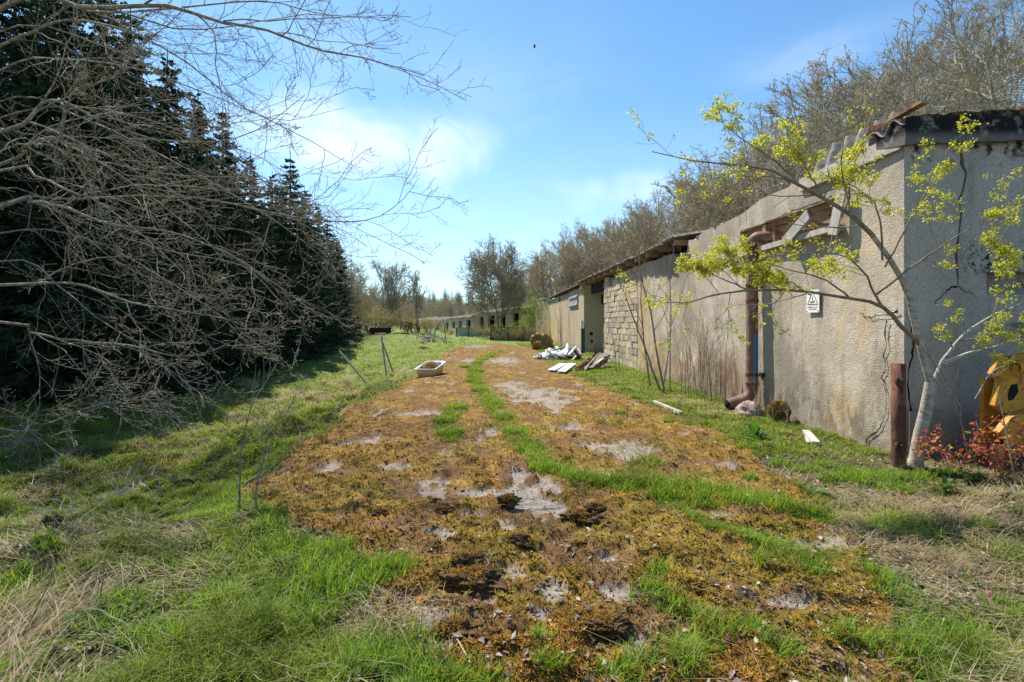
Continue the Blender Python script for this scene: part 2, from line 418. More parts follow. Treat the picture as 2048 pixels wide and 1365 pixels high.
def gdetail(X, Y, zs=None):
    """fine relief: moss humps over the concrete, crumbs, soft earth"""
    tr, conc, moss, grass, dry, strip = zs if zs is not None else zones(X, Y)
    h = fbm(X * 7, Y * 7, 81, 4, .6); h2 = fbm(X * 22, Y * 22, 82, 3, .6)
    lump = sstep(.40, .72, h) * .05 + (h2 - .5) * .032
    near = sstep(16, 6, Y)
    z = moss * (.018 + lump * near) + (1 - tr) * ((h - .5) * .11 + (h2 - .5) * .02) * sstep(30, 8, Y)
    z = z + strip * .012
    return z


def gheight(X, Y):
    return gz(X, Y) + gdetail(X, Y)


def mesh_np(name, verts, quads=None, tris=None, col=None, smooth=False, qmat=None, tmat=None):
    me = bpy.data.meshes.new(name); verts = np.asarray(verts, np.float32).reshape(-1, 3)
    q = np.zeros((0, 4), np.int32) if quads is None else np.asarray(quads, np.int32).reshape(-1, 4)
    t_ = np.zeros((0, 3), np.int32) if tris is None else np.asarray(tris, np.int32).reshape(-1, 3)
    me.vertices.add(len(verts)); me.vertices.foreach_set('co', verts.ravel())
    nl = q.size + t_.size; me.loops.add(nl); me.loops.foreach_set('vertex_index', np.concatenate([q.ravel(), t_.ravel()]))
    me.polygons.add(len(q) + len(t_))
    ls = np.concatenate([np.arange(len(q)) * 4, q.size + np.arange(len(t_)) * 3]).astype(np.int32)
    me.polygons.foreach_set('loop_start', ls)
    try: me.polygons.foreach_set('loop_total', np.concatenate([np.full(len(q), 4), np.full(len(t_), 3)]).astype(np.int32))
    except Exception: pass
    if qmat is not None or tmat is not None:
        mi = np.concatenate([qmat if qmat is not None else np.zeros(len(q), np.int32), tmat if tmat is not None else np.zeros(len(t_), np.int32)]).astype(np.int32)
        me.polygons.foreach_set('material_index', mi)
    me.polygons.foreach_set('use_smooth', np.full(len(q) + len(t_), bool(smooth)))
    if col is not None:
        a = me.color_attributes.new('Col', 'FLOAT_COLOR', 'POINT')
        c = np.ones((len(verts), 4), np.float32); c[:, :3] = col; a.data.foreach_set('color', c.ravel())
    me.update(calc_edges=True)
    return me


def add_obj(name, me, mats, parent=None, loc=None, label=None, cat=None, group=None, kind=None):
    o = bpy.data.objects.new(name, me)
    for mm in (mats if isinstance(mats, (list, tuple)) else [mats]):
        me.materials.append(mm)
    COL.objects.link(o)
    if parent: o.parent = parent
    if loc is not None: o.location = loc
    tag(o, label, cat, group, kind); return o


def tag(o, label=None, cat=None, group=None, kind=None):
    if label: o['label'] = label
    if cat: o['category'] = cat
    if group: o['group'] = group
    if kind: o['kind'] = kind
    return o


def thing(name, label, cat, loc=(0, 0, 0), group=None, rz=0):
    o = bpy.data.objects.new(name, None); o.empty_display_size = .2; COL.objects.link(o); o.location = loc; o.rotation_euler = (0, 0, rz)
    return tag(o, label, cat, group)


def sub(verts, root):
    v = np.asarray(verts, float).reshape(-1, 3) - np.array(root.location); a = root.rotation_euler.z
    if a:
        c, s_ = math.cos(-a), math.sin(-a); v = np.stack([v[:, 0] * c - v[:, 1] * s_, v[:, 0] * s_ + v[:, 1] * c, v[:, 2]], 1)
    return v


# tubes: P (m,N,3), Rr (m,N)
def tubes(P, Rr, k=3):
    P = np.asarray(P, float); Rr = np.asarray(Rr, float); m_, N, _ = P.shape
    T = np.gradient(P, axis=1); T /= np.linalg.norm(T, axis=2, keepdims=True) + 1e-9
    ref = np.tile(np.array([.31, .17, .93]), (m_, 1)); par = np.abs((T[:, 0] * ref).sum(1)) > .85; ref[par] = [.9, .4, .1]
    U = np.cross(T, ref[:, None, :]); U /= np.linalg.norm(U, axis=2, keepdims=True) + 1e-9; V = np.cross(T, U)
    a = np.arange(k) / k * 2 * np.pi
    ring = P[:, :, None, :] + Rr[:, :, None, None] * (np.cos(a)[None, None, :, None] * U[:, :, None, :] + np.sin(a)[None, None, :, None] * V[:, :, None, :])
    verts = ring.reshape(-1, 3)
    b = (np.arange(m_) * N * k)[:, None, None] + (np.arange(N - 1) * k)[None, :, None] + np.arange(k)[None, None, :]
    kn = (np.arange(k) + 1) % k
    b2 = (np.arange(m_) * N * k)[:, None, None] + (np.arange(N - 1) * k)[None, :, None] + kn[None, None, :]
    q = np.stack([b, b2, b2 + k, b + k], -1).reshape(-1, 4)
    return verts, q


class Acc:
    def __init__(s): s.v = []; s.q = []; s.t = []; s.qm = []; s.tm = []; s.c = []; s.n = 0

    def add(s, v, q=None, t=None, mat=0, col=None):
        v = np.asarray(v, float).reshape(-1, 3)
        if q is not None and len(q): s.q.append(np.asarray(q) + s.n); s.qm.append(np.full(len(q), mat))
        if t is not None and len(t): s.t.append(np.asarray(t) + s.n); s.tm.append(np.full(len(t), mat))
        s.v.append(v); s.n += len(v)
        if col is not None: s.c.append(np.broadcast_to(np.asarray(col, float), (len(v), 3)))

    def tube(s, P, Rr, k=3, mat=0):
        v, q = tubes(P, Rr, k); s.add(v, q, mat=mat)

    def box(s, c, size, rot=None, mat=0, jit=0):
        v = np.array([[x, y, z] for x in (-.5, .5) for y in (-.5, .5) for z in (-.5, .5)]) * np.array(size)
        if jit: v = v + rng.normal(0, jit, v.shape)
        if rot is not None: v = v @ np.array(rot.to_3x3() if hasattr(rot, 'to_3x3') else rot).T
        s.add(v + np.array(c), [[0, 1, 3, 2], [4, 6, 7, 5], [0, 4, 5, 1], [2, 3, 7, 6], [0, 2, 6, 4], [1, 5, 7, 3]], mat=mat)

    def bar(s, a, b, wd, th, mat=0, roll=0.0, up=(0, 0, 1)):
        a = Vector(a); b = Vector(b); d = (b - a); L = d.length; d.normalize(); upv = Vector(up)
        if abs(d.dot(upv)) > .97: upv = Vector((0, 1, 0))
        sx = d.cross(upv).normalized(); sz = sx.cross(d)
        if roll: q_ = Matrix.Rotation(roll, 3, d); sx = q_ @ sx; sz = q_ @ sz
        M = np.array([[sx[i], d[i], sz[i]] for i in range(3)])
        s.box((a + b) / 2, (wd, L, th), M, mat)

    def prism(s, poly, axis_o, ax, ay, az_, mat=0):
        """poly of (u,v), origin, u axis, v axis, extrusion vector; convex or mildly concave polygons are fan cut by blender"""
        n = len(poly); o = np.array(axis_o, float); ax = np.array(ax, float); ay = np.array(ay, float); e = np.array(az_, float)
        a = np.array([o + ax * u + ay * v for u, v in poly]); v = np.concatenate([a, a + e])
        from mathutils.geometry import tessellate_polygon
        tr = tessellate_polygon([[Vector(p) for p in a]]); tr = [tuple(x) for x in tr]
        tt = [list(x) for x in tr] + [[i + n for i in x][::-1] for x in tr]
        qq = [[i, (i + 1) % n, (i + 1) % n + n, i + n] for i in range(n)]
        s.add(v, qq, tt, mat=mat)

    def mesh(s, name, root=None, smooth=False):
        V = np.concatenate(s.v)
        if root is not None: V = sub(V, root)
        q = np.concatenate(s.q) if s.q else None; t_ = np.concatenate(s.t) if s.t else None
        return mesh_np(name, V, q, t_, np.concatenate(s.c) if s.c else None, smooth,
                       np.concatenate(s.qm) if s.qm else None, np.concatenate(s.tm) if s.tm else None)


def lump(acc, c, size, seed=0, n=14, rough=.25, mat=0, flat=None):
    """irregular boulder-like lump"""
    th = np.linspace(0, np.pi, n); ph = np.arange(2 * n) / (2 * n) * 2 * np.pi
    T_, Ph = np.meshgrid(th, ph, indexing='ij'); d = np.stack([np.sin(T_) * np.cos(Ph), np.sin(T_) * np.sin(Ph), np.cos(T_)], -1)
    r = 1 + rough * 2 * (fbm(d[..., 0] * 1.6 + 5 + seed, d[..., 1] * 1.6 + d[..., 2] * 2.3 + seed, seed, 4, .6) - .5) * 2
    r = np.where(np.abs(np.cos(T_)) > .999, 1.0, r)
    v = (d * r[..., None]) * np.array(size) + np.array(c); M = 2 * n
    i, j = np.meshgrid(np.arange(n - 1), np.arange(M), indexing='ij'); j2 = (j + 1) % M
    q = np.stack([i * M + j, (i + 1) * M + j, (i + 1) * M + j2, i * M + j2], -1).reshape(-1, 4)
    acc.add(v.reshape(-1, 3), q, mat=mat)


# ------------------------------------------------------------------ growing branches
def norm(v): return v / (np.linalg.norm(v, axis=-1, keepdims=True) + 1e-9)


def grow(P, Rr, n, tr=(.25, .98), ang=(35, 60), ratio=.5, N=4, trop=(0, 0, .12), wob=.12, rr=.5, lvar=.35, taper=.35, L0=None, lt=.6, r=None, bias=None, tipr=None):
    """children of every polyline in P; vectorised"""
    r = r or rng; m_, NP, _ = P.shape; M = m_ * n
    pi = np.repeat(np.arange(m_), n); tt = (np.tile((np.arange(n) + .5) / n, m_) + r.uniform(-.5, .5, M) / n) * (tr[1] - tr[0]) + tr[0]
    f = tt * (NP - 1); i0 = np.minimum(f.astype(int), NP - 2); fr = (f - i0)[:, None]
    base = P[pi, i0] * (1 - fr) + P[pi, i0 + 1] * fr; rad = Rr[pi, i0] * (1 - fr[:, 0]) + Rr[pi, i0 + 1] * fr[:, 0]
    T = norm(P[pi, i0 + 1] - P[pi, i0])
    plen = np.linalg.norm(np.diff(P, axis=1), axis=2).sum(1)[pi] if L0 is None else np.full(M, L0)
    rv = norm(r.normal(size=(M, 3))); side = norm(rv - (rv * T).sum(1, keepdims=True) * T)
    a = np.radians(r.uniform(ang[0], ang[1], M))[:, None]
    d = norm(T * np.cos(a) + side * np.sin(a))
    if bias is not None: d = norm(d + np.array(bias))
    L = plen * ratio * (1 - lt * tt) * r.uniform(1 - lvar, 1 + lvar, M)
    C = np.zeros((M, N, 3)); C[:, 0] = base; seg = (L / (N - 1))[:, None]
    for k in range(1, N):
        C[:, k] = C[:, k - 1] + d * seg
        d = norm(d + np.array(trop) + r.normal(size=(M, 3)) * wob)
    r0 = rad * rr * (0.5 + .5 * np.clip(L / (L.mean() + 1e-9), .4, 1.3)); tp = np.linspace(1, taper, N)
    R2 = r0[:, None] * tp[None, :]
    return C, R2


def spline(pts, N):
    pts = np.asarray(pts, float); n = len(pts)
    if n == 2: return np.array([pts[0] + (pts[1] - pts[0]) * t for t in np.linspace(0, 1, N)])
    pp = np.vstack([2 * pts[0] - pts[1], pts, 2 * pts[-1] - pts[-2]]); o = []
    for u in np.linspace(0, n - 1 - 1e-6, N):
        i = int(u); f = u - i; p0, p1, p2, p3 = pp[i:i + 4]
        o.append(.5 * (2 * p1 + (p2 - p0) * f + (2 * p0 - 5 * p1 + 4 * p2 - p3) * f * f + (3 * p1 - p0 - 3 * p2 + p3) * f ** 3))
    return np.array(o)


def bits(acc, pts, size, mat, r, k=1):
    """small random triangles (buds, scraps of leaf) around points"""
    n = len(pts)
    a = norm(r.normal(size=(n, 3))) * size * r.uniform(.5, 1.3, (n, 1)); b = norm(r.normal(size=(n, 3))) * size * .6
    v = np.stack([pts, pts + a + b, pts + a - b], 1).reshape(-1, 3); t_ = np.arange(n * 3).reshape(-1, 3)
    acc.add(v, t=t_, mat=mat)

# ------------------------------------------------------------------ ground sheet
def axis_vals(segs):
    v = [segs[0][0]]
    for a, b, d0, g in segs:
        x = a
        while x < b - 1e-6:
            x = x + max(d0, g * abs(x)); v.append(min(x, b))
    return np.array(sorted(set(np.round(v, 4))))


ys = axis_vals([(-8, 1.4, .25, 0), (1.4, 420, .02, .0085)])
xp = axis_vals([(0, 6.2, .026, 0), (6.2, 240, .03, .03)]); xn = -axis_vals([(0, 5.2, .026, 0), (5.2, 240, .03, .028)])[1:][::-1]
xs = np.concatenate([xn, xp])
GX, GY = np.meshgrid(xs, ys)
Z_ = zones(GX, GY); tr, conc, moss, grass, dry, strip = Z_
GZ = gz(GX, GY) + gdetail(GX, GY, Z_)
n1 = fbm(GX * 6, GY * 6, 91, 4)[..., None]; n2 = fbm(GX * 25, GY * 25, 92, 3)[..., None]; n3 = fbm(GX * 1.3, GY * 1.3, 93, 3)[..., None]
c_moss = np.array([.20, .10, .03]) * (1 - n3) + np.array([.18, .13, .03]) * n3
c_moss = c_moss * (.4 + 1.1 * n1) * (.6 + .8 * n2); c_brown = np.array([.125, .068, .036]); kb = sstep(.5, .66, fbm(GX * 3.1, GY * 3.1, 94, 4))[..., None]
c_moss = c_moss * (1 - kb * .75) + c_brown * kb * .75
c_con = np.array([.235, .20, .165]) * (.8 + .4 * n2); c_soil = np.array([.075, .068, .03]) * (.7 + .6 * n1)
fargr = sstep(5, 26, GY)[..., None]
c_gr = c_soil * (1 - fargr * .75) + np.array([.16, .22, .045]) * fargr * .75 * (.7 + .6 * n1)
c_gr = c_gr * (1 - dry[..., None] * .6) + np.array([.30, .235, .13]) * dry[..., None] * .6
gcol = c_gr * (1 - tr[..., None]) + tr[..., None] * (c_moss * (1 - conc[..., None]) + c_con * conc[..., None])
gcol = gcol * (1 - .5 * strip[..., None]) + c_gr * .5 * strip[..., None]
hillm = sstep(4, 9, GX - xwall(GY))[..., None]; hillm = np.maximum(hillm, sstep(100, 150, GY)[..., None])
gcol = gcol * (1 - hillm) + np.array([.10, .08, .045]) * hillm
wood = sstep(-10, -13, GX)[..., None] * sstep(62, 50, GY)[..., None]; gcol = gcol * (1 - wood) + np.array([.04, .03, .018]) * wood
ny, nx = GX.shape; ii, jj = np.meshgrid(np.arange(ny - 1), np.arange(nx - 1), indexing='ij')
gq = np.stack([ii * nx + jj, ii * nx + jj + 1, (ii + 1) * nx + jj + 1, (ii + 1) * nx + jj], -1).reshape(-1, 4)
t = new_mat('mossy_ground'); a = t.new('ShaderNodeAttribute'); a.attribute_name = 'Col'; P = P_world(t)
v1 = t.ramp(t.noise(P, 45, 4, .7), .3, .7, .62, 1.4)
v2 = t.ramp(t.noise(P, 7, 4, .6), .3, .7, .8, 1.2)
sc = t.new('ShaderNodeVectorMath', operation='SCALE'); t.l.new(a.outputs['Color'], sc.inputs[0]); t.set(sc.inputs['Scale'], t.math('MULTIPLY', v1, v2))
MAT['ground'] = finish(t, sc.outputs[0], .95, (t.noise(P, 60, 5, .75), .8, .012), .1)
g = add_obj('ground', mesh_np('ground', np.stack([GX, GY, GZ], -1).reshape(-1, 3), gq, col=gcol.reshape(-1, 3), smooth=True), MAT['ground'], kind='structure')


# ------------------------------------------------------------------ blades
def blades(P, h, wd, lean, col, r, droop=.6, az=None, segs=2):
    """P (n,3) roots; flat tapering blades with a bend; root shade painted into the colour, lighter at tips"""
    n = len(P); a = r.uniform(0, 2 * np.pi, n) if az is None else az
    d = np.stack([np.cos(a), np.sin(a), np.zeros(n)], 1); s_ = np.stack([-np.sin(a), np.cos(a), np.zeros(n)], 1)
    V = []; K = segs + 1
    for k in range(K):
        f = k / segs
        out_ = lean * h * (f * .5 + f * f * .8); up = h * (f - droop * lean * f * f * .55)
        c = P + d * out_[:, None] + np.array([0, 0, 1]) * up[:, None]; ww = wd * (1 - f * .9) * .5
        V.append(c - s_ * ww[:, None]); V.append(c + s_ * ww[:, None])
    V = np.stack(V, 1); M = 2 * K
    b = (np.arange(n) * M)[:, None]
    q = np.concatenate([b + np.array([[2 * k, 2 * k + 1, 2 * k + 3, 2 * k + 2]]) for k in range(segs)], 0)
    cc = np.repeat(col[:, None, :], M, 1) * np.repeat(np.linspace(.75, 1.12, K), 2)[None, :, None]  # occlusion at the roots is painted into the blade colour
    return V.reshape(-1, 3), q, cc.reshape(-1, 3)


def sample(n, y0, y1, r, pw=1.0, margin=.22, xlim=None):
    """points on the ground, denser close to the camera"""
    u = r.uniform(0, 1, n) ** pw; iy = 1 / y1 + (1 / y0 - 1 / y1) * u; Y = 1 / iy
    px = r.uniform(-1 - margin, 1 + margin, n); X = px * Y
    return X, Y


def keep_out(X, Y):
    inb = (X > xwall(Y) - .05) & (Y > 5.8) & (X < xwall(Y) + 6.5)
    return ~inb


def pick(cols, r, n, j=.18):
    c = np.array(cols)[r.integers(0, len(cols), n)]
    return c * r.uniform(1 - j, 1 + j, (n, 1)) * r.uniform(1 - j * .4, 1 + j * .4, (n, 3))


GREENS = [(.17, .28, .022), (.23, .34, .03), (.12, .21, .025), (.32, .39, .05), (.26, .29, .07)]
STRAW = [(.44, .34, .20), (.36, .28, .17), (.52, .42, .27), (.3, .24, .17), (.40, .35, .27)]
MOSSC = [(.37, .165, .022), (.47, .245, .03), (.20, .095, .025), (.34, .225, .03), (.08, .045, .022), (.28, .185, .03), (.42, .165, .022), (.16, .095, .03), (.10, .06, .025)]

r = np.random.default_rng(21)
# short green grass
X, Y = sample(640000, 1.7, 75, r, .72); zs = zones(X, Y)
dens = zs[3] * np.maximum(zs[5] * .95, .22 + .78 * sstep(.40, .58, fbm(X * 2.1, Y * 2.1, 101, 4))) * (1 - .55 * zs[4])
clump = sstep(.45, .62, fbm(X * 2.1 + 4, Y * 2.1, 102, 4))
litterz = sstep(.46, .57, fbm(X * 1.2 + 8, Y * 1.2, 103, 3)) * (zs[0] < .5) * (Y < 6)
dens = dens * (1 - .75 * litterz)
dens = dens * (1 - .45 * sstep(4.5, 3.2, Y) * (zs[5] < .4) * sstep(.62, .42, fbm(X * 2.6, Y * 2.6, 107, 4)))
k = (r.uniform(0, 1, len(X)) < dens) & keep_out(X, Y) & (X > -13 - .2 * Y)
X, Y, clump, st = X[k], Y[k], clump[k], zs[5][k]
h = (.02 + .065 * clump * r.uniform(.4, 1.5, len(X))) * r.uniform(.6, 1.3, len(X)) * (1 + Y / 22); h = np.minimum(h, .17)
h = np.where(st > .4, np.maximum(h * 1.3, .05 * r.uniform(.5, 1.5, len(X))), h)
# extra turf in the slab joints and over the left bank and the right verge
ex = []
for pts, wd in STRIPS:
    pts = np.array(pts); sl = np.linalg.norm(np.diff(pts, axis=0), axis=1); n_ = 19000; si = r.choice(len(sl), n_, p=sl / sl.sum()); f_ = r.uniform(0, 1, (n_, 1)); pp_ = pts[si] * (1 - f_) + pts[si + 1] * f_ + r.normal(0, wd * .52, (n_, 2)); pp_ = pp_[r.uniform(0, 1, n_) < .12 + .88 * sstep(.42, .60, fbm(pp_[:, 0] * 3.3, pp_[:, 1] * 3.3, 106, 4))]; ex.append((pp_[:, 0], pp_[:, 1], .05))
n_ = 330000; Yb_ = 1 / r.uniform(1 / 42, 1 / 4.2, n_); Xb_ = r.uniform(-1.05, -.05, n_) * Yb_; zb_ = zones(Xb_, Yb_); k_ = (zb_[0] < .5) & (r.uniform(0, 1, n_) < (1 - .45 * zb_[4])) & (Xb_ > -13); ex.append((Xb_[k_], Yb_[k_], .05))
n_ = 120000; Yb_ = 1 / r.uniform(1 / 40, 1 / 4.2, n_); Xb_ = xwall(Yb_) - r.uniform(0.02, 3, n_) ** 1.0; zb_ = zones(Xb_, Yb_); k_ = (zb_[0] < .6) & (r.uniform(0, 1, n_) < (.75 - .4 * zb_[4])) & (Yb_ > 5.95); ex.append((Xb_[k_], Yb_[k_], .04))
ex = [(a_, b_, np.full(len(a_), c_)) for a_, b_, c_ in ex]
xe, ye, he = [np.concatenate([e_[i] for e_ in ex]) for i in range(3)]
he = he * r.uniform(.4, 1.4, len(xe)) * (.6 + .8 * sstep(.4, .65, fbm(xe * 2.3, ye * 2.3, 105, 3))) * (1 + ye / 28) * (.55 + .45 * sstep(3, 7, ye))
X = np.concatenate([X, xe]); Y = np.concatenate([Y, ye]); h = np.concatenate([h, he])
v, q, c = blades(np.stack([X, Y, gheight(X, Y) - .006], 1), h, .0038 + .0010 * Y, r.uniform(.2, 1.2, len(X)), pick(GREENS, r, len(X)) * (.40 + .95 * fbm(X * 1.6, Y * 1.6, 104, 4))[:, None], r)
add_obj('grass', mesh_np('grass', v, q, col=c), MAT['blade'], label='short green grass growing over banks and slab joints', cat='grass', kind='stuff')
print('grass', len(q))

# lusher long tufts placed as in the photograph
tuft = []
def tufts(lst, seed, cols, hh, n, wd, lean=(.15, .8), spread=.5):
    rr_ = np.random.default_rng(seed); PP = []; HH = []
    for (px, py, s) in lst:
        x, y = gp(px, py, 0 if px > 560 else -.12); m_ = int(n * s)
        a_ = rr_.uniform(0, 6.28, m_); d_ = np.sqrt(rr_.uniform(0, 1, m_)) * spread * s * .32
        xx = x + np.cos(a_) * d_ * 1.3; yy_ = y + np.sin(a_) * d_
        PP.append(np.stack([xx, yy_, gheight(xx, yy_) - .01], 1)); HH.append(hh * (.5 + .5 * s) * rr_.uniform(.45, 1.15, m_) * (1 - .4 * d_ / (spread * s * .32 + .001)))
    PP = np.concatenate(PP); HH = np.concatenate(HH)
    return blades(PP, HH, np.full(len(PP), wd) + .0009 * PP[:, 1], rr_.uniform(*lean, len(PP)), pick(cols, rr_, len(PP)), rr_, segs=3)


TG = [(1090, 945, .9), (1060, 905, .9), (1030, 870, .9), (1010, 840, .9), (985, 810, 1.), (960, 785, 1.), (945, 765, 1.1), (955, 745, 1.), (905, 870, .8), (890, 848, .9), (930, 735, 1), (640, 1190, 1.5), (560, 1130, 1.1), (700, 1150, 1.1), (760, 1160, .9), (800, 1140, .6), (600, 1240, .9), (430, 1250, .9), (470, 1110, .5), (530, 1090, .8), (780, 1290, 1.1), (720, 1330, .9), (840, 1330, .6),
      (660, 1110, .9), (540, 1060, .6), (440, 1085, .6), (1400, 1015, .8), (1330, 1005, .7), (1480, 1015, .8), (1560, 1020, .9), (1620, 1035, .8), (1250, 990, .7), (1200, 975, .5),
      (1760, 960, 1.0), (1790, 985, .8), (1720, 965, .8), (1700, 945, .7), (1840, 955, .7), (1900, 950, .6), (1650, 930, .6), (1830, 1320, 1.0), (1900, 1300, 1.0), (1860, 1260, .8), (1980, 1350, .8), (1700, 1290, .6),
      (1760, 1160, .7), (1800, 1200, .7), (1630, 1150, .5), (1520, 1100, .5), (1300, 1200, .6), (1350, 1230, .5), (1420, 1290, .6), (1320, 1150, .4), (1500, 1270, .5), (1560, 1310, .5), (1280, 1330, .5), (1240, 1365, .6), (1080, 1290, .3), (1100, 1350, .4), (950, 1390, .8), (850, 1390, .9),
      (2020, 1230, .7), (2040, 1120, .7), (1960, 1060, .6), (1230, 770, .5), (1240, 835, .4), (1140, 960, .5), (1120, 950, .5), (300, 1330, .6), (200, 1300, .5), (100, 1150, .5), (30, 1190, .5), (240, 1250, .6),
      (1275, 800, .7), (1340, 850, .5), (1250, 780, .7), (1190, 745, .8), (1200, 690, 1.2), (1500, 900, .5), (1560, 930, .6), (1610, 940, .7), (1660, 960, .6), (1500, 960, .4), (1810, 930, .5)]
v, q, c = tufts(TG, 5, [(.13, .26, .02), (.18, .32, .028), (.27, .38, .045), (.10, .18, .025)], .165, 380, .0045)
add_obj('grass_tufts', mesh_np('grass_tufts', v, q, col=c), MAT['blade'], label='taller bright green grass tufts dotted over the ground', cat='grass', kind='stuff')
TD = [(1760, 1010, 1.3), (1830, 1030, 1.2), (1880, 1050, 1.1), (1950, 1040, 1.0), (2020, 1050, 1.0), (1790, 1080, 1.2), (1870, 1110, 1.0), (2030, 1110, 1.1), (1950, 990, .9), (2000, 960, .9), (1720, 1040, .8), (1740, 1100, .8), (2040, 1000, 1),
      (800, 1225, 1.0), (760, 1250, .8), (1900, 1150, .8), (1980, 1170, .7), (280, 900, 1.2), (340, 880, 1.5), (380, 870, 1.3), (130, 920, 1.4), (60, 940, 1.3), (20, 900, 1.2), (200, 960, 1.1), (100, 1000, .9), (260, 960, .8), (40, 1010, 1), (150, 870, 1.4), (250, 860, 1.4),
      (300, 830, 1.6), (420, 820, 1.6), (500, 830, 1.4), (560, 840, 1.3), (600, 810, 1.5), (470, 780, 1.9), (560, 770, 2.0), (640, 765, 2.2), (700, 770, 1.8), (400, 850, 1.3), (680, 740, 2.5), (1180, 735, 1.6), (1155, 740, 1.2), (1130, 760, .8), (1210, 770, .8), (840, 690, 3), (860, 680, 3), (1460, 860, .8), (1420, 830, .8), (1390, 810, .9), (1350, 795, .9),
      (1900, 925, .7), (1940, 940, .9), (1570, 870, .5), (1590, 880, .5)]
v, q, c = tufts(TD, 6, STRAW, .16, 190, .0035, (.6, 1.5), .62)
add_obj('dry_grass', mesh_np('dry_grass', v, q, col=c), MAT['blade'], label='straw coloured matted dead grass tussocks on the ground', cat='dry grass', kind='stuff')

# scattered dry blades lying flat
X, Y = sample(70000, 1.7, 60, r, .8); zs = zones(X, Y); dens = zs[4] * (1 - .93 * zs[2]) + .05 * (1 - zs[0])
k = (r.uniform(0, 1, len(X)) < dens) & keep_out(X, Y) & (X > -13 - .2 * Y); X, Y = X[k], Y[k]
h = r.uniform(.05, .16, len(X)) * (1 + Y / 30); fl = 2.8 * fbm(X * 1.4, Y * 1.4, 111, 2) * 3 + r.normal(0, .8, len(X))
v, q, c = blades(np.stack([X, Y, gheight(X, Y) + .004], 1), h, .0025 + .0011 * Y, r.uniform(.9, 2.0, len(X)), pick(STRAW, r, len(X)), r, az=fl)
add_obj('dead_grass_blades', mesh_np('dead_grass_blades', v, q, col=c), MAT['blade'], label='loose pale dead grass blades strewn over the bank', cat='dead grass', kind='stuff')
print('dry', len(q))

# moss fronds
X, Y = sample(260000, 1.7, 34, r, .75); zs = zones(X, Y)
side_g = sstep(.40, .60, fbm(X * .9, Y * .9, 121, 3) + .1 * sstep(1, 3, X))
dens = zs[2] * (1 - .6 * sstep(.52, .62, fbm(X * 3.1, Y * 3.1, 94, 4))) * (.45 + .55 * sstep(.35, .6, fbm(X * 7, Y * 7, 81, 4, .6))) * (1 - .4 * zs[5]) + .25 * (1 - zs[0]) * sstep(.5, .65, fbm(X * 2, Y * 2, 122, 3))
k = (r.uniform(0, 1, len(X)) < dens) & keep_out(X, Y); X, Y, sg = X[k], Y[k], side_g[k]; ins = zs[0][k]
c0 = pick(MOSSC, r, len(X), .25); c0 = c0 * (1 - .6 * sg[:, None]) + np.array([.25, .22, .03]) * .6 * sg[:, None]
c0 = c0 * (.30 + 1.45 * fbm(X * 6, Y * 6, 123, 4))[:, None]; kb_ = sstep(.5, .66, fbm(X * 3.1, Y * 3.1, 94, 4))[:, None]; c0 = c0 * (1 - .6 * kb_) + np.array([.15, .085, .045]) * .6 * kb_
c0 = np.where(ins[:, None] > .5, c0, np.array([.13, .17, .03]) * r.uniform(.7, 1.2, (len(X), 1)))
h = r.uniform(.008, .021, len(X)) * (1 + Y / 14)
PP = np.stack([X, Y, gheight(X, Y) - .003], 1)
vv, qq, cc, off = [], [], [], 0
for kk in range(2):
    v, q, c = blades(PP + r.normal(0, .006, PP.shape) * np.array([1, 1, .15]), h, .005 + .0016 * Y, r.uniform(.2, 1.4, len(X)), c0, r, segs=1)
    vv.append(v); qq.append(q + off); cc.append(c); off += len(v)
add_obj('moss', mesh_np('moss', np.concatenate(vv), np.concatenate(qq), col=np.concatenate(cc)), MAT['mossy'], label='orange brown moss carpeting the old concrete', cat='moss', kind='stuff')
print('moss', off)

# leaf litter and crumbs
X, Y = sample(42000, 1.7, 16, r, .8); zs = zones(X, Y)
lz = sstep(.42, .56, fbm(X * 1.2 + 8, Y * 1.2, 103, 3)); dens = (1 - zs[0]) * lz * .9 + zs[0] * .05 + .08
k = (r.uniform(0, 1, len(X)) < dens) & keep_out(X, Y); X, Y = X[k], Y[k]; n = len(X)
s_ = r.uniform(.007, .024, n) * (1 + Y / 30); a_ = r.uniform(0, 6.28, n); tl = r.uniform(-.5, .5, (n, 2))
ct = np.stack([X, Y, gheight(X, Y) + r.uniform(.003, .016, n)], 1)
e1 = np.stack([np.cos(a_), np.sin(a_), tl[:, 0]], 1) * s_[:, None]; e2 = np.stack([-np.sin(a_), np.cos(a_), tl[:, 1]], 1) * (s_ * .55)[:, None]
up = np.array([0, 0, 1.0]) * (s_ * r.uniform(-.3, .5, n))[:, None]
v = np.stack([ct - e1, ct + e2 + up, ct + e1 * 1.1, ct - e2 + up], 1).reshape(-1, 3); b = (np.arange(n) * 4)[:, None]
c = np.repeat(pick([(.22, .15, .10), (.32, .25, .2), (.16, .11, .08), (.38, .33, .27), (.26, .13, .09), (.12, .09, .07)], r, n), 4, 0)
add_obj('leaf_litter', mesh_np('leaf_litter', v, b + np.array([[0, 1, 2, 3]]), col=c), MAT['litter'], label='curled brown dead leaves scattered on the ground', cat='leaf litter', kind='stuff')

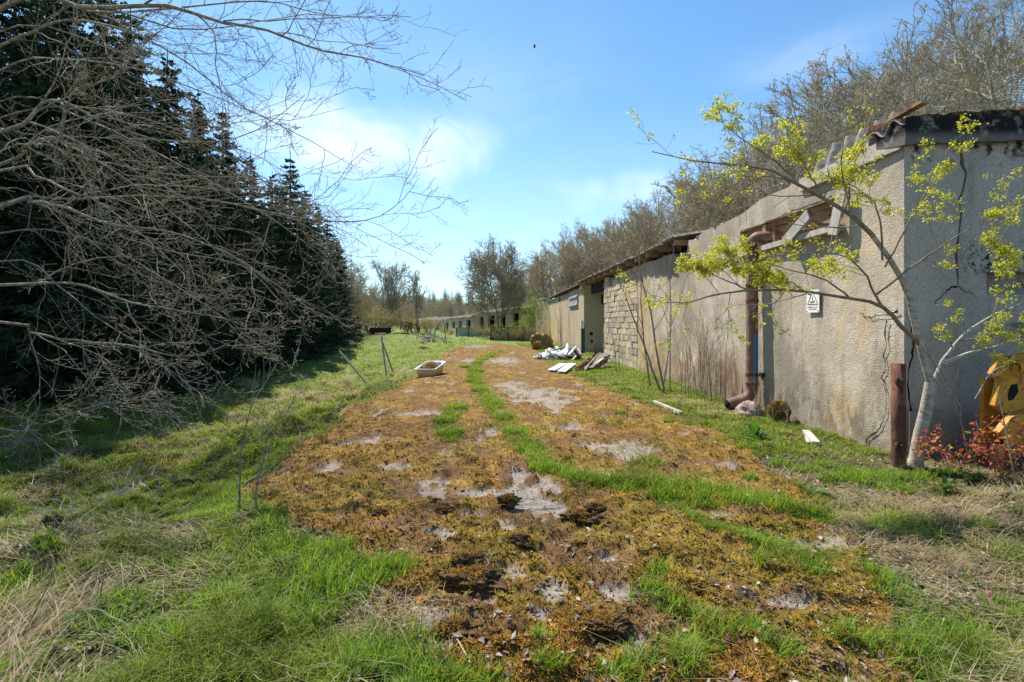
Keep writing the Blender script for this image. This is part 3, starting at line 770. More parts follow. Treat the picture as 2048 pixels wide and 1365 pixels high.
# low broad-leaved ground cover on the left bank and by the wall
X, Y = sample(60000, 1.7, 14, r, .8); zs = zones(X, Y)
dens = (1 - zs[0]) * sstep(.5, .62, fbm(X * 1.9 + 2, Y * 1.9, 131, 4)) * (1 - zs[4] * .8) + zs[3] * zs[0] * .05
k = (r.uniform(0, 1, len(X)) < dens) & keep_out(X, Y); X, Y = X[k], Y[k]; n = len(X)
s_ = r.uniform(.005, .013, n) * (1 + Y / 12); a_ = r.uniform(0, 6.28, n); ct = np.stack([X, Y, gheight(X, Y) + r.uniform(.004, .035, n)], 1)
e1 = np.stack([np.cos(a_), np.sin(a_), r.uniform(-.2, .8, n)], 1) * s_[:, None]; e2 = np.stack([-np.sin(a_), np.cos(a_), r.uniform(-.3, .3, n)], 1) * (s_ * .6)[:, None]
v = np.stack([ct - e1, ct + e2, ct + e1, ct - e2], 1).reshape(-1, 3); b = (np.arange(n) * 4)[:, None]
c = np.repeat(pick([(.10, .19, .04), (.13, .22, .06), (.16, .22, .05), (.07, .13, .035)], r, n), 4, 0)
add_obj('ground_cover', mesh_np('ground_cover', v, b + np.array([[0, 1, 2, 3]]), col=c), MAT['blade'], label='low green leafy weeds covering the bank', cat='weeds', kind='stuff')

# ------------------------------------------------------------------ NEAR BUILDING
def wpt(Y, z, off=0.0):
    """point on the long wall's outer face, off = towards the yard"""
    return (float(xwall(Y)) - off, Y, z)


YC = 5.88; WT = .26
def top_near(Y):
    p = np.interp(Y, [5.88, 7.9, 8.1, 9.0, 9.4, 9.6, 11.6, 11.9, 12.35, 12.5, 13.2, 13.4, 16.5, 16.8], [3.56, 3.66, 3.72, 3.70, 3.64, 3.60, 3.56, 3.50, 3.52, 3.26, 3.24, 3.36, 3.40, 3.38])
    return p


near = thing('long_shed', 'long grey pebbledash shed with broken boarded window and cracked end wall', 'shed', (4.5, 5.88, 0))
# wall front as a fine grid so that its face can be uneven, then thickness
ysg = np.unique(np.round(np.concatenate([np.arange(5.88, 6.87, .06), [6.87], np.arange(6.87, 9.76, .06), [9.76], np.arange(9.76, 16.8, .07), [16.8]]), 4))
zsg = np.unique(np.round(np.concatenate([np.arange(-.3, 2.85, .07), [2.85], np.arange(2.85, 3.27, .06), [3.27]]), 4))
YY, ZZ = np.meshgrid(ysg, zsg); nzr = len(zsg)
extra = np.linspace(0, 1, 6)[1:]
tp = top_near(ysg) + (fbm(ysg * 4, ysg * 0, 141, 4, .6) - .5) * .09 * (ysg > 8)
ZT = 3.27 + (np.maximum(tp, 3.16)[None, :] - 3.27) * extra[:, None]
# where the wall top falls below 3.27 pull all upper rows down
ZZ = np.vstack([ZZ, ZT]); YY = np.vstack([YY, np.tile(ysg, (5, 1))]); lim = np.maximum(tp, 3.16)[None, :]
ZZ = np.where(ZZ > lim, lim, ZZ)
winm = (YY > 6.86) & (YY < 9.77) & (ZZ > 2.84) & (ZZ < 3.28)
bulge = (fbm(YY * .8, ZZ * .8, 142, 3) - .5) * .05 + (fbm(YY * 5, ZZ * 5, 143, 3) - .5) * .012
XX = xwall(YY) - bulge * np.clip((YY - 5.88) / .5, 0, 1)
nr, nc = YY.shape; fr = np.stack([XX, YY, ZZ], -1); bk = fr + np.array([WT, 0, 0]); bk[..., 0] = xwall(YY) + WT
V = np.concatenate([fr.reshape(-1, 3), bk.reshape(-1, 3)]); n0 = nr * nc; Q = []
cell_y = (YY[:-1, :-1] + YY[:-1, 1:]) / 2; cell_z = (ZZ[:-1, :-1] + ZZ[1:, 1:]) / 2
hole = (cell_y > 6.87) & (cell_y < 9.76) & (cell_z > 2.85) & (cell_z < 3.27 + .03 * np.sin(cell_y * 9))
idx = np.arange(n0).reshape(nr, nc)
for i in range(nr - 1):
    for j in range(nc - 1):
        if hole[i, j]: continue
        a_, b_, c_, d_ = idx[i, j], idx[i, j + 1], idx[i + 1, j + 1], idx[i + 1, j]
        Q.append([b_, a_, d_, c_]); Q.append([a_ + n0, b_ + n0, c_ + n0, d_ + n0])
        if i == nr - 2 or hole[i + 1, j]: Q.append([d_, c_, c_ + n0, d_ + n0])
        if i > 0 and hole[i - 1, j]: Q.append([a_, b_, b_ + n0, a_ + n0])
        if j == 0 or hole[i, j - 1]: Q.append([a_, d_, d_ + n0, a_ + n0])
        if j == nc - 2 or hole[i, j + 1]: Q.append([b_, c_, c_ + n0, b_ + n0])
wall_o = add_obj('wall', mesh_np('wall', sub(V, near), Q), MAT['wall'], near)

# end wall in two slabs, parted by the crack
crk = [at(px, py, YC) for px, py in [(1921, 285), (1924, 330), (1932, 348), (1926, 380), (1918, 400), (1922, 430), (1917, 470), (1912, 505), (1914, 540), (1916, 573)]]
wid = [.03, .05, .028, .03, .022, .03, .02, .04, .035, .01]
a = Acc()
Lp = [(4.5, -.3)] + [(4.5, 3.56)] + [(c_[0] - w_ / 2, c_[2]) for c_, w_ in zip(crk, wid)] + [(crk[-1][0], 1.97), (crk[-1][0], -.3)]
Lp[1] = (4.5, crk[0][2])
a.prism(Lp, (0, YC - .004, 0), (1, 0, 0), (0, 0, 1), (0, WT, 0))
Rp = [(crk[-1][0] + .002, -.3), (crk[-1][0] + .002, 1.97)] + [(c_[0] + w_ / 2 + .002, c_[2]) for c_, w_ in list(zip(crk, wid))[::-1]] + [(9.2, crk[0][2] + .35), (9.2, -.3)]
# opening for the vent / window in the right slab is a recessed box, cut by building the slab in strips
vx0, vx1, vz0, vz1 = 5.45, 6.15, 1.87, 2.12
Ra = [p for p in Rp]
Rl = [(crk[-1][0] + .002, -.3), (crk[-1][0] + .002, 1.97)] + [(c_[0] + w_ / 2 + .002, c_[2]) for c_, w_ in list(zip(crk, wid))[::-1]] + [(vx0, crk[0][2] + .05), (vx0, -.3)]
a.prism(Rl, (0, YC, 0), (1, 0, 0), (0, 0, 1), (0, WT, 0))
a.prism([(vx0, -.3), (vx0, vz0), (vx1, vz0), (vx1, -.3)], (0, YC, 0), (1, 0, 0), (0, 0, 1), (0, WT, 0))
a.prism([(vx0, vz1), (vx0, crk[0][2] + .05), (vx1, crk[0][2] + .1), (vx1, vz1)], (0, YC, 0), (1, 0, 0), (0, 0, 1), (0, WT, 0))
a.prism([(vx1, -.3), (vx1, crk[0][2] + .1), (9.2, crk[0][2] + .35), (9.2, -.3)], (0, YC, 0), (1, 0, 0), (0, 0, 1), (0, WT, 0))
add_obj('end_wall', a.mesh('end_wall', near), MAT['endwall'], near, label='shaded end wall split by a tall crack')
a = Acc(); a.box(((vx0 + vx1) / 2, YC + .14, (vz0 + vz1) / 2), (vx1 - vx0 - .004, .05, vz1 - vz0 - .004))
add_obj('vent_panel', a.mesh('vent_panel', near), MAT['greysheet'], near)
for c_, s_ in [(((vx0 + vx1) / 2, YC - .012, vz1 + .02), (vx1 - vx0 + .1, .06, .035)), ((6.2, YC - .05, 1.53), (.9, .12, .035))]:
    a = Acc(); a.box(c_, s_); add_obj('ledge', a.mesh('ledge', near), MAT['endwall'], near)
# plinth (slightly recessed darker base) and black boxes painting the unlit interior
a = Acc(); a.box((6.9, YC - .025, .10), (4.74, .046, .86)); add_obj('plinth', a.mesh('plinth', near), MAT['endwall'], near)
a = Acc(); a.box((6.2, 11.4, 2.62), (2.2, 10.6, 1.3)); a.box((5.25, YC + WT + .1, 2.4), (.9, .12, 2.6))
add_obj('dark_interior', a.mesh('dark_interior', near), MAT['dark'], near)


def crack(acc, pts, wds, plane):
    """thin jagged dark fissure lying 2 mm proud of a wall"""
    acc = Acc()
    pts = np.array(pts, float); P_ = spline(pts, len(pts) * 5); n = len(P_)
    W_ = np.interp(np.linspace(0, len(pts) - 1, n), range(len(pts)), wds) * rng.uniform(.5, 1.4, n)
    P_ = P_ + rng.normal(0, .008, P_.shape) * (np.array([1, 0, 1]) if plane == 'end' else np.array([0, 1, 1]))
    T = norm(np.gradient(P_, axis=0)); nv = np.array([0, 1, 0]) if plane == 'end' else np.array([1, 0, 0])
    s_ = norm(np.cross(T, nv)); v = np.concatenate([P_ - s_ * W_[:, None] / 2, P_ + s_ * W_[:, None] / 2])
    q = [[i, i + 1, n + i + 1, n + i] for i in range(n - 1)]; acc.add(v, q); add_obj('crack', acc.mesh('crack', near), MAT['hole_shade'], near)


def wpx(px, py, off=.022):
    """pixel on long wall plane -> point"""
    Yw = 4.706 / ((px - 1024) / F + .035); x, y, z = at(px, py, Yw); return (x - off, y, z)


a = Acc()
crack(a, [at(*p, YC - .004) for p in [(1916, 573), (1900, 578), (1885, 592), (1868, 610)]], [.02, .018, .014, .004], 'end')
crack(a, [at(*p, YC - .004) for p in [(1916, 573), (1930, 582), (1945, 588), (1960, 600)]], [.01, .006, .005, .003], 'end')
crack(a, [at(*p, YC - .004) for p in [(1820, 640), (1826, 700), (1817, 760), (1822, 830)]], [.012, .02, .014, .02], 'end')
crack(a, [wpx(*p) for p in [(1778, 640), (1773, 665), (1776, 690), (1772, 715), (1775, 735), (1768, 755), (1776, 790), (1773, 830), (1760, 860), (1740, 875), (1735, 895)]],
      [.02, .025, .012, .022, .012, .02, .008, .008, .02, .02, .015], 'wall')
crack(a, [wpx(*p) for p in [(1722, 625), (1740, 635), (1758, 632), (1780, 628), (1800, 622)]], [.006, .02, .01, .012, .03], 'wall')
crack(a, [wpx(*p) for p in [(1630, 755), (1632, 765), (1631, 780)]], [.006, .008, .004], 'wall')
crack(a, [wpx(*p) for p in [(1482, 462), (1530, 448), (1580, 425), (1640, 405), (1690, 385)]], [.012, .02, .012, .02, .012], 'wall')
crack(a, [wpx(*p) for p in [(1495, 440), (1494, 420), (1497, 405)]], [.01, .012, .006], 'wall')
crack(a, [wpx(*p) for p in [(1660, 872), (1690, 892), (1730, 905), (1770, 915)]], [.03, .04, .03, .03], 'wall')

# stone blocks showing where the render fell off
a = Acc(); rr = np.random.default_rng(3); z = -.2; row = 0
while z < 3.36:
    hgt = rr.uniform(.19, .235); y = 16.85 + (row % 2) * -.18
    while y < 21.9:
        L = rr.uniform(.34, .62); y2 = min(y + L, 21.9)
        ys_, ye_ = max(y, 16.83), y2
        if z + hgt > 3.02 and 20.3 < (y + y2) / 2 < 20.9: y = y2; continue
        if ye_ - ys_ > .08:
            off = rr.uniform(-.004, .022); cx = float(xwall((ys_ + ye_) / 2)) + .15 - off
            a.box((cx, (ys_ + ye_) / 2, z + hgt / 2), (.3, ye_ - ys_ - .016, hgt - .016), Matrix.Rotation(.035 + rr.normal(0, .01), 3, 'Z').to_4x4(), jit=.007, mat=int(rr.choice([0, 0, 1, 2])))
        y = y2
    z += hgt; row += 1
bo = add_obj('block_wall', a.mesh('block_wall', near), [MAT['block'], simple('grey_blocks', (.3, .25, .19), (.38, .33, .26), 4, .95, bump=(25, .8, .02)), simple('yellowish_blocks', (.5, .41, .24), (.42, .33, .2), 4, .95, bump=(25, .8, .02))], near, label='stretch of bare pale blocks where the render fell off')
a = Acc(); a.prism([(16.8, -.3), (21.86, -.3), (21.86, 3.3), (16.8, 3.3)], (float(xwall(16.8)) + .035 + .035 * 16.8, 0, 0), (-.035, 1, 0), (0, 0, 1), (.15, 0, 0))
a.box((5.3, 21.75, 1.6), (2.4, .2, 3.6))
add_obj('mortar_core', a.mesh('mortar_core', near), simple('mortar', (.2, .165, .12), (.3, .25, .18), 6, .95), near)


def corr(acc, o, uv, lv, L, Wd, pitch=.146, amp=.025, th=.007, mat=0, n=8, sag=0, jag=0):
    """corrugated sheet: u along which the waves run across (width Wd), l slope direction (length L)"""
    uv = np.array(uv, float) / np.linalg.norm(uv); lv = np.array(lv, float) / np.linalg.norm(lv); nv = np.cross(uv, lv); o = np.array(o, float)
    nu = max(6, int(Wd / pitch * n)); us = np.linspace(0, Wd, nu); ls = np.linspace(0, L, 5)
    j0 = (fbm(us * 6, us * 0, 7, 3) - .5) * jag
    top = np.stack([o + uv * u + lv * (l + (j0[iu] if il == 0 else 0)) + nv * (amp * math.cos(2 * math.pi * u / pitch) - sag * (l / L) ** 2) for il, l in enumerate(ls) for iu, u in enumerate(us)])
    bot = top - nv * th; M = nu; NL = len(ls); q = []
    off = len(top)
    for i in range(NL - 1):
        for j in range(M - 1):
            q.append([i * M + j, i * M + j + 1, (i + 1) * M + j + 1, (i + 1) * M + j]); q.append([off + i * M + j, off + (i + 1) * M + j, off + (i + 1) * M + j + 1, off + i * M + j + 1])
    for j in range(M - 1):
        q.append([j, off + j, off + j + 1, j + 1]); k_ = (NL - 1) * M; q.append([k_ + j, k_ + j + 1, off + k_ + j + 1, off + k_ + j])
    for i in range(NL - 1):
        q.append([i * M, (i + 1) * M, off + (i + 1) * M, off + i * M]); q.append([i * M + M - 1, off + i * M + M - 1, off + (i + 1) * M + M - 1, (i + 1) * M + M - 1])
    acc.add(np.concatenate([top, bot]), q, mat=mat)


wd_ = np.array([-.035, 1, 0])
# surviving roof over the far part, eaves in short overlapping sheets
a = Acc(); y = 12.5
while y < 26.6:
    corr(a, (float(xwall(y)) - .28 + rng.normal(0, .03), y, 3.62 + (y - 12.5) * .004 + rng.normal(0, .012)), wd_ + np.array([0, 0, rng.normal(0, .012)]), (1, 0, .16), 3.4, 1.06, jag=.08)
    y += 1.0
add_obj('roof', a.mesh('roof', near), MAT['asbestos'], near)
a = Acc()   # near-black panel painting the shade in the eave gap; rafters
dk_ = Acc(); dk_.prism([(12.5, 3.0), (26.5, 3.0), (26.5, 3.58), (12.5, 3.56)], (float(xwall(0)) + .32, 0, 0), (-.035, 1, 0), (0, 0, 1), (.1, 0, 0)); add_obj('eave_shade_panel', dk_.mesh('eave_shade_panel', near), MAT['dark'], near)
for y in np.arange(12.7, 26.5, 1.15):
    a = Acc(); a.box((float(xwall(y)) + .4, y, 3.52), (1.3, .07, .13)); add_obj('rafter', a.mesh('rafter', near), MAT['brownwood'], near)
# raised broken sheets at the corner, standing behind the fascia plank
a = Acc()
corr(a, (4.56, 6.12, 3.66), (-.035, 1, 0), (.3, 0, .94), .46, 1.62, pitch=.27, amp=.05, th=.012, n=10, jag=.02)
add_obj('raised_roof_sheet', a.mesh('raised_roof_sheet', near), MAT['asbestos_lit'], near)
a = Acc(); corr(a, (4.42, 5.79, 3.84), (-.05, 1, -.10), (1, 0, .05), .55, .48, pitch=.3, amp=.06, th=.012, n=10)
add_obj('broken_roof_sheet', a.mesh('broken_roof_sheet', near), MAT['asbestos'], near)
a = Acc(); a.bar((4.5, 6.5, 3.93), (4.66, 5.78, 4.04), .10, .03)
add_obj('loose_batten', a.mesh('loose_batten', near), MAT['brownwood'], near)
# verge plank
p0, p1 = wpx(1806, 282, .03), wpx(1604, 372, .03)
a = Acc(); a.bar(p0, p1, .035, .19)
a.bar(wpx(1800, 262, -.02), wpx(1680, 320, -.02), .03, .10)
add_obj('fascia_plank', a.mesh('fascia_plank', near), MAT['palewood'], near)
# black mossy fascia over the end wall: fine grid slab with lumpy top
xs_ = np.linspace(4.44, 9.3, 240); zt = 3.885 + (xs_ - 4.5) * .06 + (fbm(xs_ * 9, xs_ * 0, 151, 4, .6) - .5) * .06; zb = 3.565 + (xs_ - 4.5) * .035 + (fbm(xs_ * 7, xs_ * 0, 152, 3) - .5) * .02
rows = np.linspace(0, 1, 9); G_ = np.stack([np.stack([xs_, np.full_like(xs_, YC - .10) - (fbm(xs_ * 8, np.full_like(xs_, f * 3), 153, 3) - .5) * .03, zb + (zt - zb) * f], 1) for f in rows])
B_ = G_.copy(); B_[..., 1] = YC + .5; B_[..., 2] += .12; n_ = len(xs_); V = np.concatenate([G_.reshape(-1, 3), B_.reshape(-1, 3)]); o_ = G_.shape[0] * n_; q = []
for i in range(8):
    for j in range(n_ - 1): q.append([i * n_ + j, i * n_ + j + 1, (i + 1) * n_ + j + 1, (i + 1) * n_ + j])
for j in range(n_ - 1): q.append([8 * n_ + j, 8 * n_ + j + 1, o_ + 8 * n_ + j + 1, o_ + 8 * n_ + j]); q.append([j, o_ + j, o_ + j + 1, j + 1])
for i in range(8): q.append([i * n_, (i + 1) * n_, o_ + (i + 1) * n_, o_ + i * n_])
add_obj('fascia', mesh_np('fascia', sub(V, near), q), MAT['fascia'], near)
# loose rubble on the bare wall top
a = Acc()
for i in range(26):
    y = rng.uniform(8, 12.4); x_ = float(xwall(y)) + rng.uniform(.05, .2); s_ = rng.uniform(.03, .1)
    a = Acc(); a.box((x_, y, float(top_near(y)) + s_ * .2), (s_ * 1.4, s_ * 2, s_ * .8), Matrix.Rotation(rng.uniform(-1, 1), 3, 'Z').to_4x4(), jit=.012); add_obj('rubble_lump', a.mesh('rubble_lump', near), MAT['wall'], near)

# window: frame, sill, posts, hanging boards
wf = Acc()
def wbox(acc, y0, y1, z0, z1, d0, d1, mat=0):
    """box on the wall; d = depth into wall from its face"""
    acc.prism([(y0, z0), (y1, z0), (y1, z1), (y0, z1)], (4.706 + d0, 0, 0), (-.035, 1, 0), (0, 0, 1), (d1 - d0, 0, 0), mat=mat)
wbox(wf, 6.88, 9.75, 3.19, 3.265, .05, .14); wbox(wf, 9.66, 9.75, 2.86, 3.26, .04, .16); wbox(wf, 8.86, 8.98, 2.86, 3.25, .0, .14); wbox(wf, 8.7, 8.80, 2.87, 3.24, .06, .18); wbox(wf, 9.3, 9.36, 2.87, 3.2, .1, .16)
wbox(wf, 6.88, 6.97, 2.87, 3.25, .05, .16); wbox(wf, 8.2, 8.55, 2.87, 3.1, .13, .17)
for (ya, za, yb, zb) in [(6.95, 3.23, 7.9, 3.02), (7.9, 3.03, 8.8, 3.16), (7.0, 2.93, 7.9, 3.16)]:
    wf.bar((float(xwall(ya)) + .12, ya, za), (float(xwall(yb)) + .14, yb, zb), .05, .1)
window = add_obj('window', wf.mesh('window', near), MAT['brownwood'], near, label='broken high window with splintered brown frame')
a = Acc(); a.bar((float(xwall(6.9)) - .05, 6.9, 2.835), (float(xwall(9.82)) - .05, 9.82, 2.82), .12, .085)
add_obj('sill', a.mesh('sill', near), MAT['palewood'], window).matrix_parent_inverse = Matrix()
for nm, p, q_, wdt in [('hanging_board', wpx(1697, 382, .09), wpx(1684, 470, .13), .19), ('hanging_board', wpx(1636, 428, .14), wpx(1588, 486, .16), .17)]:
    a = Acc(); a.bar(p, q_, wdt, .022, up=(1, 0, 0)); add_obj(nm, a.mesh(nm, near), MAT['wood'], window)
# dark doorway side wall between both sheds
# ------------------------------------------------------------------ SECOND SHED
sec = thing('second_shed', 'tan rendered shed with grey shutter beyond the bare block wall', 'shed', (3.77, 26.8, 0))
a = Acc(); X2 = float(xwall(26.8))
yv = np.linspace(26.8, 47, 90); zt = 3.42 + (fbm(yv * .9, yv * 0, 161, 4) - .5) * .12
poly = [(26.8, -.6), (47, -.6)] + [(y, z) for y, z in zip(yv[::-1], zt[::-1])]
xo = 4.706
def xw2(y): return float(xwall(y))
V = []; q = []
for k, (y) in enumerate(yv): V += [(xw2(y), y, -.6), (xw2(y), y, float(zt[k])), (xw2(y) + .3, y, -.6), (xw2(y) + .3, y, float(zt[k]))]
for k in range(len(yv) - 1):
    b = 4 * k; c_ = b + 4; q += [[c_, b, b + 1, c_ + 1], [b + 1, b + 3, c_ + 3, c_ + 1], [b + 2, c_ + 2, c_ + 3, b + 3]]
a.add(V, q); a.box((X2 + 1.5, 26.95, 1.5), (3.0, .3, 4.2)); a.box((X2 + 1.4, 47.0, 1.2), (4.2, .3, 3.6))
add_obj('wall', a.mesh('wall', sec), MAT['wall2'], sec)
a = Acc(); y = 26.7
while y < 47: corr(a, (xw2(y) - .22, y, 3.58 + rng.normal(0, .012)), (-.035, 1, 0), (1, 0, .14), 3.4, 1.06, n=6, jag=.08); y += 1.0
add_obj('roof', a.mesh('roof', sec), MAT['asbestos'], sec)
a = Acc(); a.box((X2 + .1, 26.9, 3.42), (.5, .55, .22), jit=.02); add_obj('roof_beam_end', a.mesh('roof_beam_end', sec), MAT['block'], sec)
for zz_ in (.95, .55):
    a = Acc(); lump(a, (X2 + .38, 26.79, zz_), (.09, .012, .09), 3, 8, .1); add_obj('wall_hole', a.mesh('wall_hole', sec), MAT['hole_shade'], sec)
for c_, s_ in [((X2 + .95, 26.795, 2.75), (.10, .01, .5)), ((xw2(37) - .002, 36.8, 3.2), (.012, .9, .28))]:
    a = Acc(); a.box(c_, s_); add_obj('wall_hole', a.mesh('wall_hole', sec), MAT['hole_shade'], sec)
sh = Acc()
ya, yb = 28.6, 31.7
for k in range(7):
    y = ya + (yb - ya) * (k + .5) / 7; tl = rng.normal(0, .02)
    sh.bar((xw2(y) - .05, y + tl, 2.42), (xw2(y) - .04, y - tl, 3.12), .36, .02, up=(1, 0, 0))
sh.bar((xw2(ya) - .09, ya, 2.55), (xw2(yb) - .09, yb, 2.55), .05, .06); sh.bar((xw2(ya) - .09, ya, 3.0), (xw2(yb) - .09, yb, 3.0), .05, .06)
add_obj('shutter', sh.mesh('shutter', sec), MAT['shutter'], sec)

# green post with white box in front of the second shed's corner
px_ = at(1165, 700, 25.6)
o = thing('meter_post', 'dark green post carrying a small white box before the shed corner', 'post', (px_[0], 25.6, 0))
a = Acc(); a.box((px_[0], 25.6, .55), (.14, .12, 1.5)); a.box((px_[0] + .1, 25.6, .6), (.03, .1, 1.5)); add_obj('pole', a.mesh('pole', o), MAT['green'], o)
a = Acc(); a.box((px_[0] - .02, 25.55, 1.42), (.17, .12, .36)); a.box((px_[0] - .02, 25.55, 1.62), (.19, .15, .03)); add_obj('box', a.mesh('box', o), MAT['board'], o)

# ------------------------------------------------------------------ FAR ROW (each shed its own thing)
def far_shed(name, label, px0, Y0, px1, Y1, h0, h1, mat, nopen, wallmats='x', seed=0, depth=4):
    x0 = (px0 - 1024) / F * Y0; x1 = (px1 - 1024) / F * Y1; zb = float(gz(x0, Y0)) - .2
    rt = thing(name, label, 'shed', (x0, Y0, zb)); r_ = np.random.default_rng(seed)
    d = np.array([x1 - x0, Y1 - Y0, 0]); L = np.linalg.norm(d); d = d / L; nrm = np.array([d[1], -d[0], 0]); nrm = nrm if nrm[0] > 0 else -nrm
    a = Acc(); dk = Acc(); o_ = np.array([x0, Y0, 0]); zb1 = zb - .2
    n = max(2, nopen * 2 + 1); s0 = 0; segs = []
    wdth = r_.uniform(.7, 1.3, n); wdth = wdth / wdth.sum() * L
    for i in range(n):
        s1 = s0 + wdth[i]; hh = h0 + (h1 - h0) * (s0 / L); oo = o_ + d * s0
        if i % 2 == 0 or nopen == 0: a.prism([(0, zb1), (s1 - s0, zb1), (s1 - s0, hh - .02), (0, hh + r_.normal(0, .03))], oo, d, (0, 0, 1), nrm * .3)
        else:
            z0 = r_.choice([zb + .1, zb + 1.0]); a.prism([(0, hh - .35), (s1 - s0, hh - .35), (s1 - s0, hh - .02), (0, hh - .02)], oo, d, (0, 0, 1), nrm * .3)
            if z0 > zb + .5: a.prism([(0, zb1), (s1 - s0, zb1), (s1 - s0, z0), (0, z0)], oo, d, (0, 0, 1), nrm * .3)
        s0 = s1
    a.prism([(0, zb1), (depth, zb1), (depth, h1 + .3), (0, h1)], o_ + d * L, nrm, (0, 0, 1), d * .2)
    a.prism([(.31, zb1), (depth, zb1), (depth, h0 + .3), (.31, h0)], o_, nrm, (0, 0, 1), d * .2)
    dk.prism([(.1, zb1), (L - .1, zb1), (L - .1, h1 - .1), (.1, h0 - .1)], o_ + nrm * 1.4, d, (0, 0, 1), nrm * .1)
    add_obj('wall', a.mesh('wall', rt), mat, rt); add_obj('opening_shade_sheet', dk.mesh('opening_shade_sheet', rt), MAT['dark'], rt)  # near-black sheet paints the shade inside the openings
    rf = Acc(); s = -.2
    while s < L:
        p = o_ + d * s - nrm * .25; hh = h0 + (h1 - h0) * (s / L); wdt = r_.uniform(.9, 1.3)
        if r_.uniform() < .93: corr(rf, (p[0], p[1], hh + .1 + r_.normal(0, .05)), d + np.array([0, 0, r_.normal(0, .03)]), nrm + np.array([0, 0, .16]), depth, wdt, n=4, pitch=.3, amp=.05, th=.03, jag=.15)
        s += wdt * .95
    add_obj('roof', rf.mesh('roof', rt), MAT['asbestos'], rt)
    return rt


far_shed('farther_shed', 'low tan shed between the green shrub and the grey sheet fence', 1092, 47.6, 1050, 55, 2.7, 2.55, MAT['wall2'], 0, seed=1)
far_shed('open_shed', 'open fronted yellowish shed behind the spreading bare tree', 1049, 57.5, 950, 66, 3.0, 2.5, MAT['wall2'], 4, seed=2)
far_shed('derelict_shed', 'derelict pale shed with gaping openings behind the blue sheet fence', 949, 67, 886, 84, 2.25, 1.85, MAT['bluewhite'], 4, seed=33)
far_shed('farthest_shed', 'small farthest shed at the end of the row behind rusty scrap', 884, 86, 828, 108, 1.7, 1.9, MAT['bluewhite'], 4, seed=34)


def sheet_fence(name, label, pa, Ya, pb, Yb, h, mat, mname, seed, brace=False):
    x0, x1 = (pa - 1024) / F * Ya, (pb - 1024) / F * Yb; z0 = float(gz(x0, Ya)) - .1
    rt = thing(name, label, 'fence', (x0, Ya, z0)); a = Acc(); d = np.array([x1 - x0, Yb - Ya, 0]); L = np.linalg.norm(d); d /= L
    r_ = np.random.default_rng(seed); s = 0
    while s < L:
        corr(a, (x0 + d[0] * s, Ya + d[1] * s, z0), d, (0, 0, 1), h + r_.normal(0, .02), min(.9, L - s + .02), n=5, pitch=.2, amp=.03, th=.01); s += .87
    add_obj('sheet', a.mesh('sheet', rt), mat, rt)
    f = Acc(); nn = np.array([d[1], -d[0], 0]); nn = nn if nn[1] < 0 else -nn; o_ = np.array([x0, Ya, z0]) + nn * .07
    f.bar(o_ + [0, 0, h], o_ + d * L + [0, 0, h], .06, .06); f.bar(o_ + [0, 0, .1], o_ + d * L + [0, 0, .1], .06, .06)
    if brace: f.bar(o_ + [0, 0, .15], o_ + d * .9 + [0, 0, h * .5], .05, .05); f.bar(o_ + d * .9 + [0, 0, h * .5], o_ + [0, 0, h - .05], .05, .05)
    add_obj('rail', f.mesh('rail', rt), MAT['darkrust'], rt)
    for s in np.linspace(0, L, 3):
        p = Acc(); q_ = o_ + d * s; p.box((q_[0], q_[1], z0 + h / 2), (.09, .09, h + .15)); add_obj('post', p.mesh('post', rt), MAT['darkrust'], rt)


sheet_fence('grey_sheet_fence', 'brownish grey corrugated sheet fence with corner brace below the bare tree', 981, 47, 1050, 47.5, 1.28, MAT['greysheet'], 's', 1, True)
sheet_fence('blue_sheet_fence', 'pale blue corrugated sheet fence farther down the yard', 912, 60, 961, 61, 1.15, MAT['blue'], 's', 2)

# ------------------------------------------------------------------ TREES
def finish_tree(name, root, trunkacc, crownacc, tm, cm):
    t_ = add_obj('trunk', trunkacc.mesh('trunk', root, True), tm, root)
    c_ = add_obj('crown', crownacc.mesh('crown', root), cm, root)
    return root


